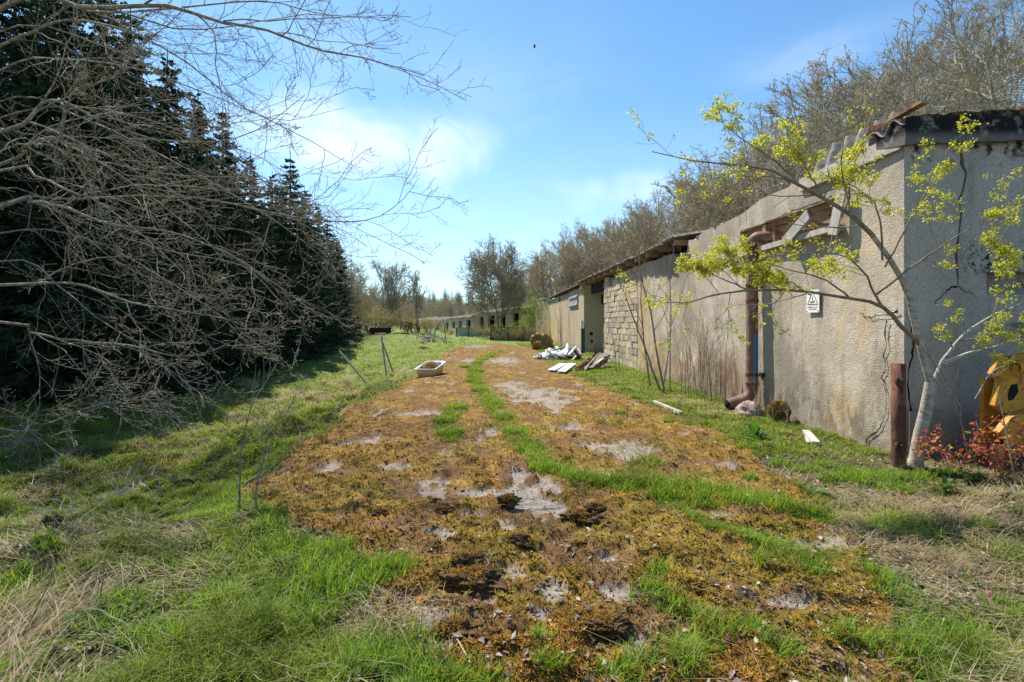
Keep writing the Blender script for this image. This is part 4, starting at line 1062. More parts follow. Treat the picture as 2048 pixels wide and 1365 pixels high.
def bare_tree(seed, H, spread=.5, ang=(28, 62), lean=0, trunks=1, nl=(13, 7, 6, 4), first=.25, budn=5000, tw='twig', thick=1.0, budsz=.03, dense=1.0, droop=.05, crook=.16, tk=1.0):
    r_ = np.random.default_rng(seed); root = thing('bare_tree', '', 'tree')
    TP = []; TR = []
    for k in range(trunks):
        a_ = k * 2.1 + r_.uniform(0, 1); out_ = (.13 if trunks > 1 else .0) * H; pts = [(r_.normal(0, .04) * (trunks > 1), r_.normal(0, .04) * (trunks > 1), -.3)]
        for i in range(1, 6):
            f = i / 5; pts.append((math.cos(a_) * out_ * f + r_.normal(0, .02 * H) * f + lean * H * f * f, math.sin(a_) * out_ * f + r_.normal(0, .02 * H) * f, H * .86 * f))
        TP.append(spline(pts, 12)); TR.append(np.interp(np.linspace(0, 1, 12), [0, .06, .5, 1], [.021 * H, .014 * H, .009 * H, .002 * H]) * thick / (1 if trunks == 1 else 1.5))
    TP = np.array(TP); TR = np.array(TR); ta = Acc(); ta.tube(TP, TR, 8)
    L1, R1 = grow(TP, TR, nl[0], (first, .98), ang, spread, 7, (0, 0, .10), crook, .55, .3, .22, lt=.45, r=r_)
    L2, R2 = grow(L1, R1, nl[1], (.22, 1), (25, 60), .5, 5, (0, 0, .09), crook * 1.1, .55, .4, .3, lt=.4, r=r_)
    L3, R3 = grow(L2, R2, nl[2], (.15, 1), (22, 60), .55, 4, (0, 0, droop), .2, .6, .4, .4, lt=.3, r=r_)
    L4, R4 = grow(L3, R3, nl[3], (.1, 1), (20, 60), .6, 3, (0, 0, droop), .2, .7, .4, .5, lt=.3, r=r_)
    mn = .0035
    ca = Acc(); ca.tube(L1, np.maximum(R1 * 1.25, .017 * tk), 5); ca.tube(L2, np.maximum(R2, .0085 * tk), 4); ca.tube(L3, np.maximum(R3, .0062 * tk), 3); ca.tube(L4, np.maximum(R4, .0045 * tk), 3)
    pts = L4[:, 1:, :].reshape(-1, 3); pts = pts[r_.integers(0, len(pts), budn)]; bits(ca, pts, budsz, 1, r_)
    finish_tree('bare', root, ta, ca, MAT['bark'], [MAT[tw], MAT['bud']])
    return root


def copy_tree(root, loc, rz, sc, label=None, group=None, name=None):
    o = root.copy(); COL.objects.link(o); o.location = loc; o.rotation_euler = (0, 0, rz); o.scale = (sc, sc, sc) if not isinstance(sc, tuple) else sc
    if name: o.name = name
    if label: o['label'] = label
    if group: o['group'] = group
    for ch in list(root.children):
        c_ = ch.copy(); COL.objects.link(c_); c_.parent = o
    return o


NEARP = [bare_tree(100 + i, 10.5, .55, nl=(16, 8, 6, 4), first=.2, budn=9000, budsz=.035, crook=.2, tk=1.25, thick=1.15) for i in range(3)]
FORP = [bare_tree(200 + i, 11.0, .42, (20, 48), nl=(17, 6, 5, 3), first=.2, budn=10000, tw=['twig', 'twigred', 'twig', 'twigred'][i], budsz=.05, thick=1.2, crook=.13, tk=1.55) for i in range(4)]
used = set()


def plant(proto, loc, rz, sc, label, group=None, name=None):
    if proto.name not in used:
        used.add(proto.name); proto.location = loc; proto.rotation_euler = (0, 0, rz); proto.scale = (sc,) * 3 if not isinstance(sc, tuple) else sc
        proto['label'] = label
        if group: proto['group'] = group
        return proto
    return copy_tree(proto, loc, rz, sc, label, group, name)


rt_ = np.random.default_rng(77)
GW = 'bare woodland trees on the hillside behind the sheds'
# row right behind the near shed
for i, (px, Y, ht) in enumerate([(2130, 13.5, 9.6), (2010, 14.5, 10.2), (1905, 16.5, 10.6), (1800, 18.5, 10.0), (1715, 20.5, 9.3), (1640, 22.5, 9.0), (2240, 12.0, 9.0), (1960, 21, 12), (1850, 24, 12.5), (1760, 27, 12)]):
    x = (px - 1024) / F * Y; z = float(gz(x, Y))
    lab = ['large bare tree above the black roof edge at the right', 'bare crooked tree just right of the raised roof sheets', 'bare tree rising above the shed corner', 'bare tree behind the raised roof sheets', 'bare tree behind the broken window stretch',
           'bare tree behind the middle of the long shed'][i] if i < 6 else ['bare tree beyond the right edge, over the end wall', 'bare tree second row behind the dark fascia', 'bare tree in the second row behind the shed corner', 'bare tree in the second row behind the raised sheets'][i - 6]
    plant(NEARP[i % 3], (x, Y, z - .1), rt_.uniform(0, 6.28), (ht - z * 0) / 10.5 * .98, lab, GW)
W1 = 'first second third fourth fifth sixth seventh eighth ninth tenth eleventh twelfth thirteenth fourteenth fifteenth sixteenth seventeenth eighteenth nineteenth twentieth'.split()
W2 = {2: 'twenty', 3: 'thirty', 4: 'forty', 5: 'fifty'}
def ORD(i): return W1[i] if i < 20 else (W2[(i + 1) // 10] + ('-' + W1[(i + 1) % 10 - 1] if (i + 1) % 10 else 'ieth').replace('tyieth', 'tieth')).replace('tyieth', 'tieth')
ENX = [940, 1000, 1040, 1100, 1200, 1300, 1400, 1550, 1700, 1800, 2048]; ENY = [582, 576, 545, 498, 458, 416, 350, 262, 150, 80, -20]
cnt = 0
for row_, off in enumerate([9.5, 14.0, 20.5]):
    Y = 23 + row_ * 1.5
    while Y < 150:
        x = float(xwall(Y)) + off + rt_.normal(0, 1.2); z = float(gz(x, Y)); px = 1024 + F * x / Y
        ht = (11.4 + 1.2 * sstep(70, 35, Y)) * rt_.uniform(.88, 1.12) + (.6 if row_ else 0)
        if px < 1000: Y += 2.5; continue
        top = CAMH + (HZ - np.interp(px, ENX, ENY)) * Y / F; ht = min(ht * 1.1, (top - z) * rt_.uniform(.9, 1.06)) if row_ else (top - z) * rt_.uniform(.84, 1.02)
        ht = min(ht, 17)
        if ht < 4.5: Y += 2.5; continue
        plant(FORP[int(rt_.integers(0, 4))], (x, Y, z - .2), rt_.uniform(0, 6.28), (ht / 11 * 1.15, ht / 11 * 1.15, ht / 11), 'grey brown leafless woodland tree on the slope behind the sheds' if row_ else ORD(cnt) + ' tree of the front row of woodland behind the sheds, counted from the right', GW); cnt += 1
        Y += (1.9 + Y * .018) * rt_.uniform(.75, 1.3)
print('hill trees', cnt)
# far valley woods
for i in range(140):
    Y = rt_.uniform(125, 232); px = rt_.uniform(700, 1060); x = (px - 1024) / F * Y
    plant(FORP[int(rt_.integers(0, 4))], (x, Y, float(gz(x, Y)) - .3), rt_.uniform(0, 6.28), (lambda h_: (max(h_, .35) * 1.3, max(h_, .35) * 1.3, max(h_, .35)))((CAMH + (HZ - rt_.uniform(592, 618)) * Y / F - float(gz(x, Y))) / 11), 'brown leafless tree in the far valley wood', 'brown leafless trees across the far valley')
# single trees
big = bare_tree(301, 9.2, .62, (35, 75), nl=(22, 9, 7, 4), first=.2, budn=24000, budsz=.04, trunks=2, crook=.14, tk=2.4)
plant(big, ((1000 - 1024) / F * 54, 54, -.2), .4, (1.0, 1.0, .95), 'rounded spreading bare tree behind the grey sheet fence'); big.name = 'spreading_bare_tree'
va = bare_tree(302, 9.3, .45, (18, 42), nl=(13, 7, 5, 3), first=.12, trunks=4, budn=2500, crook=.12, tk=2.2); va.name = 'multi_stemmed_tree'
plant(va, ((778 - 1024) / F * 66, 66, -.1), .9, .97, 'multi stemmed bare tree left of the yard, taller of the pair')
vb = bare_tree(303, 8.6, .36, (18, 45), nl=(10, 7, 5, 3), first=.25, trunks=2, budn=2200, crook=.13, tk=2.2); vb.name = 'slim_bare_tree'
plant(vb, ((835 - 1024) / F * 68, 68, -.1), 2.2, 1.0, 'slim forked bare tree beside the rusty scrap, above the far sheds')
GM = 'grey brown bushy trees at the end of the spruce wood'
for i, (px, Y, ht) in enumerate(sorted([(718, 54, 7.2), (700, 60, 9.0), (735, 62, 6.2), (690, 50, 7.5), (752, 76, 6.6), (712, 70, 10.2), (730, 84, 10.0), (760, 95, 9), (800, 100, 8), (850, 110, 8), (880, 118, 8.5), (905, 112, 8.5), (925, 105, 8.6), (945, 98, 8.8), (820, 122, 10), (780, 125, 10.5), (965, 90, 8), (745, 110, 11)])):
    x = (px - 1024) / F * Y; ht = min(ht, CAMH + (HZ - np.interp(px, [680, 700, 740, 770, 980], [520, 535, 585, 605, 615])) * Y / F - float(gz(x, Y))); plant(FORP[int(rt_.integers(0, 4))], (x, Y, float(gz(x, Y)) - .2), rt_.uniform(0, 6.28), (ht / 11 * 1.25, ht / 11 * 1.25, ht / 11), ORD(i) + ' from the left of the bushy leafless trees between the spruces and the far sheds', GM)


# conifers ---------------------------------------------------------------
def spruce(seed, H, mat, base=.12, nw=44, nb=12, wid=.19, twn=34):
    r_ = np.random.default_rng(seed); root = thing('spruce_tree', '', 'conifer'); ta = Acc()
    ta.tube([[(0, 0, -.3), (0.02, 0, H * .5), (0, 0.02, H * 1.02)]], [[.017 * H, .010 * H, .001 * H]], 7)
    ca = Acc(); Ps = []
    for i in range(nw):
        f = base + (1 - base) * (i + r_.uniform(-.3, .3)) / nw; f = min(max(f, .02), .985); z = f * H
        n = max(4, int(nb * (1 - .45 * f))); L = H * wid * 1.12 * ((1 - f) ** .74) * (1.0 if f > .3 else .9 + .1 * f / .3) + .07
        a0 = r_.uniform(0, 6.28); z0_ = z
        for k in range(n):
            a_ = a0 + k / n * 6.28 + r_.normal(0, .25); l = L * r_.uniform(.5, 1.3); up = .38 * f - .12 + r_.normal(0, .09); z = z0_ + r_.uniform(-.5, .5) * H / nw * 1.3
            p = [(0, 0, z)]
            for s in (1, 2, 3): p.append((math.cos(a_) * l * s / 3, math.sin(a_) * l * s / 3, z + l * (up * s / 3 - .22 * (s / 3) ** 1.5 + (.14 if s == 3 else 0))))
            Ps.append(p)
    Ps = np.array(Ps); Ls = np.linalg.norm(Ps[:, -1] - Ps[:, 0], axis=1); ca.tube(Ps, np.outer(.008 * Ls + .004, [1, .7, .45, .2]), 3)
    # needle sprays: narrow ragged leaves either side and hanging down
    m_ = len(Ps); M = m_ * twn; pi = np.repeat(np.arange(m_), twn); t_ = r_.uniform(.12, 1.0, M); fz = t_ * 3; i0 = np.minimum(fz.astype(int), 2); fr = (fz - i0)[:, None]
    b = Ps[pi, i0] * (1 - fr) + Ps[pi, i0 + 1] * fr; T = norm(Ps[pi, i0 + 1] - Ps[pi, i0]); S = norm(np.cross(T, [0, 0, 1.0])); sg = r_.choice([-1, 1], M)[:, None]
    d = norm(T * r_.uniform(.4, 1.1, (M, 1)) + S * sg * r_.uniform(.2, 1, (M, 1)) + np.array([0, 0, -1]) * r_.uniform(-.25, .65, (M, 1)))
    l = (.055 + .28 * Ls[pi] * (1.1 - t_)) * r_.uniform(.6, 1.3, M); l = l[:, None]; wv = norm(np.cross(d, r_.normal(size=(M, 3)))) * (.012 + .085 * l)
    v = np.stack([b, b + d * l * .35 + wv, b + d * l, b + d * l * .4 - wv], 1).reshape(-1, 3); q = np.arange(M * 4).reshape(-1, 4); ca.add(v, q)
    # fine barbs
    K = 2; bb = (b[:, None] + d[:, None] * l[:, None] * r_.uniform(.2, .9, (M, K, 1))).reshape(-1, 3); dd = np.repeat(d, K, 0); ss = norm(np.cross(dd, r_.normal(size=dd.shape)))
    e = norm(dd + ss * 1.1) * (np.repeat(l, K, 0) * .45); w3 = norm(np.cross(e, r_.normal(size=e.shape))) * .032
    v = np.stack([bb - w3, bb + w3, bb + e], 1).reshape(-1, 3); ca.add(v, t=np.arange(len(v)).reshape(-1, 3))
    add_obj('trunk', ta.mesh('trunk', root, True), MAT['sprucebark'], root); add_obj('crown', ca.mesh('crown', root), mat, root)
    return root


SPR = [spruce(400 + i, 10.6, MAT['needle'], base=.03, wid=[.2, .18, .22][i]) for i in range(3)]
GS = 'dark spruces in the wood along the left side'
tips = [(-70, 12.6, 10.5), (30, 12.6, 11), (130, 12.8, 11.6), (200, 13.4, 11.4), (262, 14.6, 11.0), (335, 15.8, 10.6), (395, 17.6, 10.0), (445, 19.5, 10.2), (500, 21.8, 9.4), (545, 24, 9.2), (580, 26.5, 10.6), (610, 30, 10.0), (636, 34, 9.6), (655, 38.5, 9.4), (668, 43, 9.0), (678, 48, 9.2)]
for i, (px, Y, ht) in enumerate(tips):
    x = (px - 1024) / F * Y; lab = ORD(i - 1) + ' spruce along the front edge of the wood, counted from the left' if i else 'spruce at the very left end of the wood edge, partly out of frame'
    if px == 335: lab = 'pointed dark spruce whose tip stands free against the sky'
    if px == 580: lab = 'pointed spruce before the cloud, near the far end of the wood'
    plant(SPR[i % 3], (x, Y, float(gz(x, Y)) - .2), rt_.uniform(0, 6.28), ht / 10.6, lab, GS)
for row_, dx in enumerate([2.0, 4.6, 8.0]):
    Y = 9.5
    while Y < 56:
        xe = np.interp(Y, [5, 10, 16, 26, 43, 56], [-12.5, -12.4, -11.2, -11.8, -15, -20]); x = xe - dx + rt_.normal(0, .4)
        ht = rt_.uniform(9.0, 10.6) if Y > 18 else rt_.uniform(10.5, 12.2)
        plant(SPR[int(rt_.integers(0, 3))], (x, Y, float(gz(x, Y)) - .2), rt_.uniform(0, 6.28), ht / 10.6, 'dark green spruce deeper inside the left wood', GS); Y += rt_.uniform(1.6, 2.5) + Y * .02
FP = spruce(450, 9, MAT['farneedle'], base=.05, nw=20, nb=8, wid=.2, twn=9)
GF = 'conifers along the far ridge'
for i in range(96):
    Y = rt_.uniform(235, 300); px = rt_.uniform(690, 1000); x = (px - 1024) / F * Y; ht = (CAMH + (HZ - rt_.uniform(574, 592)) * Y / F - float(gz(x, Y))) / 9
    if ht < .3: continue
    plant(FP, (x, Y, float(gz(x, Y)) - .5), rt_.uniform(0, 6.28), (1.5 * max(ht, .7), 1.5 * max(ht, .7), ht), 'small dark conifer on the far ridge below the sky', GF)
for i, (px, Y, ht) in enumerate([(690, 66, 11.5), (702, 74, 12), (682, 60, 10.5), (722, 98, 13)]):
    x = (px - 1024) / F * Y; plant(FP, (x, Y, float(gz(x, Y)) - .3), rt_.uniform(0, 6.28), ht / 9, ['second', 'third', 'leftmost', 'rightmost'][i] + ' of the four tall conifers behind the bushy trees', 'conifers behind the bushy trees')


# ------------------------------------------------------------------ WILLOW overhanging from the left
r_ = np.random.default_rng(900)
wl = thing('overhanging_willow', 'bare budding willow whose pale branches hang across the left half', 'tree', (-12.9, 8.9, float(gz(-12.9, 8.9)) - .1))
bz = wl.location.z; TP = np.array([spline([(-12.9, 8.9, bz), (-12.8, 8.9, 1.6), (-12.6, 8.8, 4.0), (-12.4, 8.7, 6.6), (-12.1, 8.6, 8.6)], 14), spline([(-12.9, 8.9, bz), (-12.6, 8.5, .2), (-12.2, 8.1, 1.4), (-11.6, 7.6, 3.0), (-11.2, 7.4, 5.0)], 14)])
ta = Acc(); ta.tube(TP, np.array([np.linspace(.17, .08, 14), np.linspace(.13, .06, 14)]), 10)
LIMBS = [  # (start height on trunk, [(px,py,depth)...], r0 mm)
    (2.9, [(0, 12, 3.9), (170, 17, 3.7), (330, 12, 3.6), (430, 42, 3.5), (540, 62, 3.5), (640, 100, 3.4), (740, 120, 3.4), (850, 152, 3.4)], 26),
    (3.0, [(0, 10, 4.1), (180, 24, 3.9), (330, 20, 3.9), (520, 2, 3.8), (640, 28, 3.8), (770, 36, 3.8)], 16),
    (2.9, [(0, 92, 4.6), (60, 68, 4.4), (130, 40, 4.3), (250, 60, 4.2), (380, 130, 4.1), (480, 210, 4.1), (600, 270, 4.0), (700, 330, 4.0)], 18),
    (2.6, [(0, 140, 5.0), (120, 120, 4.8), (280, 140, 4.7), (420, 190, 4.6), (560, 240, 4.5), (690, 215, 4.4)], 15),
    (2.2, [(-60, 290, 3.4), (10, 262, 3.2), (48, 246, 3.1), (78, 213, 3.1), (116, 200, 3.1), (172, 226, 3.1), (290, 275, 3.2), (420, 285, 3.3), (510, 262, 3.4), (610, 190, 3.5)], 19),
    (2.2, [(116, 200, 3.12), (135, 210, 3.05), (150, 180, 3.0), (240, 150, 2.9), (262, 90, 2.9), (285, 20, 2.9)], 10),
    (2.2, [(116, 200, 3.12), (128, 215, 3.12), (124, 270, 3.1), (130, 288, 3.1), (190, 390, 3.2), (205, 440, 3.2), (245, 520, 3.3)], 15),
    (2.3, [(0, 330, 3.7), (40, 300, 3.6), (90, 276, 3.6), (130, 285, 3.6), (220, 340, 3.6), (330, 415, 3.6), (430, 500, 3.6), (470, 580, 3.6)], 17),
    (2.1, [(0, 342, 4.2), (70, 352, 4.1), (150, 388, 4.0), (185, 398, 4.0), (260, 450, 4.0), (360, 540, 3.9), (450, 640, 3.9)], 17),
    (2.0, [(0, 415, 3.6), (60, 405, 3.5), (130, 415, 3.5), (215, 448, 3.5), (330, 462, 3.5), (440, 500, 3.5), (540, 560, 3.5), (660, 650, 3.5)], 20),
    (1.9, [(0, 405, 4.6), (140, 400, 4.5), (280, 392, 4.4), (420, 400, 4.3), (560, 430, 4.3), (660, 442, 4.2), (740, 440, 4.2), (800, 405, 4.1), (838, 358, 4.1)], 16),
    (1.7, [(0, 570, 3.8), (100, 566, 3.7), (170, 572, 3.7), (260, 605, 3.6), (360, 622, 3.6), (470, 645, 3.6), (560, 700, 3.6)], 18),
    (1.6, [(0, 645, 3.4), (60, 665, 3.4), (150, 682, 3.4), (260, 692, 3.3), (350, 712, 3.3), (430, 700, 3.3), (520, 655, 3.3)], 14),
    (1.6, [(0, 520, 4.4), (120, 575, 4.3), (200, 640, 4.2), (300, 700, 4.2), (360, 740, 4.2)], 11),
    (2.4, [(0, 200, 5.2), (150, 230, 5.0), (300, 300, 4.8), (450, 380, 4.7), (590, 470, 4.6), (690, 560, 4.5)], 15),
    (2.4, [(0, 235, 5.4), (160, 215, 5.2), (330, 250, 5.1), (500, 340, 5.0), (620, 420, 5.0), (700, 520, 5.0)], 14),
    (2.0, [(0, 465, 5.0), (180, 480, 4.9), (330, 560, 4.8), (450, 640, 4.7), (500, 700, 4.7)], 13),
    (1.0, [(0, 858, 3.6), (90, 848, 3.5), (180, 815, 3.5), (270, 792, 3.5), (330, 780, 3.5)], 9),
    (1.0, [(0, 832, 3.9), (80, 822, 3.8), (160, 800, 3.8), (230, 765, 3.8)], 7),
    (2.8, [(0, 60, 5.4), (200, 90, 5.2), (350, 170, 5.0), (450, 280, 4.9), (560, 400, 4.9), (640, 520, 4.9)], 14),
    (2.0, [(0, 300, 4.8), (180, 320, 4.7), (340, 350, 4.6), (520, 360, 4.5), (640, 400, 4.4), (715, 320, 4.4)], 13),
    (2.2, [(0, 375, 5.2), (150, 440, 5.0), (330, 500, 4.9), (480, 530, 4.8), (600, 600, 4.8), (690, 640, 4.8)], 13)]
A1 = []; B1 = []
for (zs_, pts, r0) in LIMBS:
    P_ = [np.array(at(p[0], p[1], p[2] * 2.05)) for p in pts]
    zs_ = 1.55 + (zs_ - 1.55) * 2.05
    if pts[0][0] <= 0:
        tz = TP[0] if zs_ > 1.7 else TP[1]; k = int(np.argmin(np.abs(tz[:, 2] - zs_))); P_ = [tz[k]] + P_
    A1.append(spline(P_, 22)); B1.append(np.interp(np.linspace(0, 1, 22), [0, .3, .7, 1], [r0 * 1.55, r0 * 1.22, r0 * .58, r0 * .2]) / 1000)
A1 = np.array(A1) + r_.normal(0, .006, (len(A1), 22, 3)); B1 = np.array(B1)
ca = Acc(); ca.tube(A1, B1, 7)
BI = (.34, -.05, -.06)
L2, R2 = grow(A1, B1, 12, (.2, .97), (25, 75), .25, 9, (.02, 0, -.03), .15, .42, .4, .3, lt=.72, r=r_, bias=BI)
L3, R3 = grow(L2, R2, 6, (.12, .98), (28, 70), .40, 6, (.01, 0, .035), .17, .55, .45, .4, lt=.35, r=r_, bias=(.1, 0, -.05))
L4, R4 = grow(L3, R3, 4, (.15, 1), (30, 70), .34, 4, (0, 0, .09), .18, .65, .4, .5, lt=.3, r=r_)
ca.tube(L2, np.clip(R2, .0048, .015), 5); ca.tube(L3, np.clip(R3, .0033, .007), 3); ca.tube(L4, np.clip(R4, .0024, .0036), 3)
# buds: little spindles along the twigs
pb = np.concatenate([L4[:, -1], L4[:, 2], L3[:, 3]]); dr = norm(np.concatenate([L4[:, -1] - L4[:, -2], L4[:, 2] - L4[:, 1], L3[:, 3] - L3[:, 2]]) + r_.normal(0, .25, (len(pb), 3)) * 0.02)
sl = r_.uniform(.012, .026, len(pb))[:, None]; dr = norm(dr + r_.normal(0, .3, dr.shape)); S_ = np.stack([pb, pb + dr * sl * .5, pb + dr * sl], 1)
v, q = tubes(S_, np.tile([.0022, .005, .0012], (len(pb), 1)), 3); ca.add(v, q, mat=1)
add_obj('trunk', ta.mesh('trunk', wl, True), MAT['willow'], wl); add_obj('crown', ca.mesh('crown', wl, True), [MAT['willow'], MAT['catkin']], wl)
print('willow', len(L4))


# ------------------------------------------------------------------ young leafing tree at the corner
def leaf_cluster(acc, pts, r_, n=9, size=.022, rad=.035, cols=((.44, .46, .05), (.52, .52, .06), (.36, .40, .04), (.56, .52, .1))):
    m_ = len(pts); c_ = np.repeat(pts, n, 0) + r_.normal(0, rad, (m_ * n, 3)) * np.array([1, 1, .8]); M = len(c_)
    d = norm(r_.normal(size=(M, 3)) + np.array([0, 0, -.25])); s_ = norm(np.cross(d, r_.normal(size=(M, 3)))); nn = np.cross(d, s_); l = size * r_.uniform(.6, 1.35, (M, 1))
    # folded toothed leaf: 6 verts
    v = np.stack([c_, c_ + d * l * .45 + s_ * l * .62 + nn * l * .22, c_ + d * l * .8 + s_ * l * .2, c_ + d * l * 1.3, c_ + d * l * .8 - s_ * l * .2, c_ + d * l * .45 - s_ * l * .62 + nn * l * .22], 1).reshape(-1, 3)
    b = (np.arange(M) * 6)[:, None]; q = np.concatenate([b + np.array([[0, 1, 2, 3]]), b + np.array([[0, 3, 4, 5]])])
    acc.add(v, q, col=np.repeat(pick(cols, r_, M, .15), 6, 0))


yt = thing('young_leafing_tree', 'slender pale barked young tree with yellow green leaves by the shed corner', 'tree', (4.36, 5.55, 0))
r_ = np.random.default_rng(950)
def pl(pts): return [np.array(at(*p)) for p in pts]
S1 = spline(pl([(1830, 935, 5.5), (1838, 880, 5.48), (1850, 830, 5.45), (1858, 790, 5.42), (1862, 765, 5.4)]), 22)
ta = Acc(); ta.tube([S1], [np.interp(np.linspace(0, 1, 22), [0, .12, 1], [.08, .062, .054])], 12)
MB_ = [([(1862, 768, 5.4), (1852, 725, 5.38), (1838, 680, 5.35), (1826, 625, 5.3), (1818, 590, 5.28), (1790, 535, 5.2), (1748, 475, 5.1), (1700, 428, 5.0), (1650, 400, 4.95), (1600, 372, 4.9), (1540, 340, 4.85), (1470, 328, 4.8), (1400, 325, 4.8), (1305, 303, 4.8)], 40),
       ([(1840, 690, 5.36), (1800, 650, 5.2), (1760, 612, 5.1), (1700, 597, 5.0), (1600, 582, 4.9), (1500, 581, 4.85), (1420, 592, 4.8), (1370, 607, 4.8), (1290, 600, 4.8)], 24),
       ([(1765, 615, 5.1), (1745, 580, 5.05), (1728, 545, 5.0), (1690, 515, 4.95), (1620, 505, 4.9), (1560, 520, 4.9)], 13),
       ([(1750, 590, 5.1), (1790, 560, 5.05), (1850, 515, 5.0), (1920, 470, 4.95), (1990, 435, 4.9), (2060, 388, 4.9)], 14),
       ([(1770, 535, 5.12), (1800, 480, 5.1), (1830, 420, 5.05), (1870, 350, 5.0), (1912, 272, 5.0)], 12),
       ([(1866, 768, 5.4), (1880, 735, 5.38), (1896, 708, 5.35), (1935, 665, 5.3), (1990, 630, 5.2), (2060, 600, 5.1), (2130, 560, 5.0)], 28),
       ([(1884, 730, 5.38), (1930, 710, 5.3), (1990, 693, 5.2), (2060, 676, 5.1), (2140, 650, 5.0)], 20),
       ([(1690, 425, 5.0), (1700, 380, 4.95), (1690, 340, 4.95), (1720, 300, 4.95)], 10),
       ([(1765, 520, 5.1), (1760, 450, 5.0), (1745, 400, 5.0), (1700, 370, 5.0), (1660, 350, 4.95)], 11),
       ([(1600, 372, 4.9), (1560, 330, 4.9), (1500, 290, 4.85), (1450, 250, 4.85), (1435, 240, 4.85)], 10),
       ([(1650, 400, 4.95), (1620, 350, 4.9), (1590, 300, 4.9), (1570, 260, 4.9)], 9),
       ([(1700, 597, 5.0), (1650, 560, 4.95), (1580, 540, 4.9), (1510, 520, 4.85), (1440, 505, 4.85)], 10),
       ([(1500, 581, 4.85), (1450, 560, 4.82), (1410, 545, 4.8), (1370, 530, 4.8)], 8),
       ([(2060, 600, 5.1), (2040, 560, 5.0), (2010, 520, 4.95), (1990, 490, 4.9)], 9),
       ([(1560, 580, 4.9), (1500, 540, 4.88), (1450, 510, 4.85)], 8),
       ([(1620, 590, 4.92), (1570, 560, 4.9), (1520, 555, 4.85)], 8)]
A1 = np.array([spline(pl(p), 18) for p, _ in MB_]); B1 = np.array([np.interp(np.linspace(0, 1, 18), [0, .5, 1], [r0, r0 * .55, r0 * .1]) / 1000 for _, r0 in MB_])
A1 = A1 + r_.normal(0, .004, A1.shape)
L2, R2 = grow(A1, B1, 11, (.35, .98), (30, 65), .2, 7, (-.02, 0, .03), .13, .45, .4, .3, lt=.25, r=r_)
keep = [i for i in range(len(L2)) if not (i // 11 in (0, 1) and i % 11 < 2)]; L2 = L2[keep]; R2 = R2[keep]
L3, R3 = grow(L2, R2, 4, (.2, 1), (30, 70), .45, 4, (0, 0, .02), .16, .6, .4, .4, lt=.2, r=r_)
la = Acc(); la.tube(A1[:1, :9], B1[:1, :9], 9); la.tube(A1[5:7], B1[5:7], 8)
tw = Acc(); tw.tube(A1[:1, 8:], B1[:1, 8:], 8); rest = [i for i in range(len(A1)) if i not in (0, 5, 6)]; tw.tube(A1[rest], B1[rest], 7)
tw.tube(L2, np.clip(R2, .0024, .007), 4); tw.tube(L3, np.clip(R3, .0016, .0035), 3)
add_obj('trunk', ta.mesh('trunk', yt, True), MAT['maplebark'], yt); add_obj('limb', la.mesh('limb', yt, True), MAT['maplebark'], yt)
add_obj('branches', tw.mesh('branches', yt, True), MAT['mapletwig'], yt)
pts = np.concatenate([L3[:, -1], L3[:, 2], L2[:, -1], L2[:, 4], A1[:, -1], A1[:, -2]])
dn = fbm(pts[:, 0] * 3 + 7, pts[:, 2] * 3, 5, 3); ok = (r_.uniform(0, 1, len(pts)) < .58 + .2 * (dn - .5)); ok &= ~((pts[:, 0] < 0.2)); pts = pts[ok]
cr = Acc(); leaf_cluster(cr, pts, r_, 17, .0175, .022)
add_obj('leaves', cr.mesh('leaves', yt), MAT['leafy'], yt)

# ------------------------------------------------------------------ bare saplings and shoots
def stems(name, label, base, defs, nch=5, mat='sapling', r0=.012, group=None, chl=.28, cat='sapling', nch2=2, leaves=None, seed=1, wob=.01, ang=(20, 50), trop=(0, 0, .12)):
    r_ = np.random.default_rng(seed); rt = thing(name, label, cat, (base[0], base[1], float(gz(base[0], base[1])) - .02), group)
    A_, B_ = [], []
    for d in defs:
        pts = d[0]; s = spline(pts, 14); A_.append(s + r_.normal(0, wob, s.shape) * np.linspace(0, 1, 14)[:, None]); B_.append(np.interp(np.linspace(0, 1, 14), [0, 1], [d[1], d[1] * .22]))
    A_ = np.array(A_); B_ = np.array(B_); a = Acc(); a.tube(A_, B_, 6)
    L2, R2 = grow(A_, B_, nch, (.25, .98), ang, chl, 6, trop, .08, .5, .4, .35, lt=.5, r=r_)
    L3, R3 = grow(L2, R2, nch2, (.2, 1), (25, 60), .4, 4, trop, .1, .6, .4, .5, lt=.3, r=r_)
    
    for k_ in range(len(A_)):
        a = Acc(); a.tube(A_[k_:k_ + 1], B_[k_:k_ + 1], 6); add_obj('stem', a.mesh('stem', rt, True), MAT[mat], rt)
    b = Acc(); b.tube(L2, np.maximum(R2, .0017), 4); b.tube(L3, np.maximum(R3, .0013), 3); add_obj('crown', b.mesh('crown', rt), MAT[mat], rt)
    if leaves:
        c_ = Acc(); pp = np.concatenate([L3[:, -1], L2[:, -1], L2[:, 3], L3[:, 2]]); leaf_cluster(c_, pp, r_, leaves[0], leaves[1], leaves[2], leaves[3]); add_obj('leaves', c_.mesh('leaves', rt), MAT['leafy'], rt)
    return rt


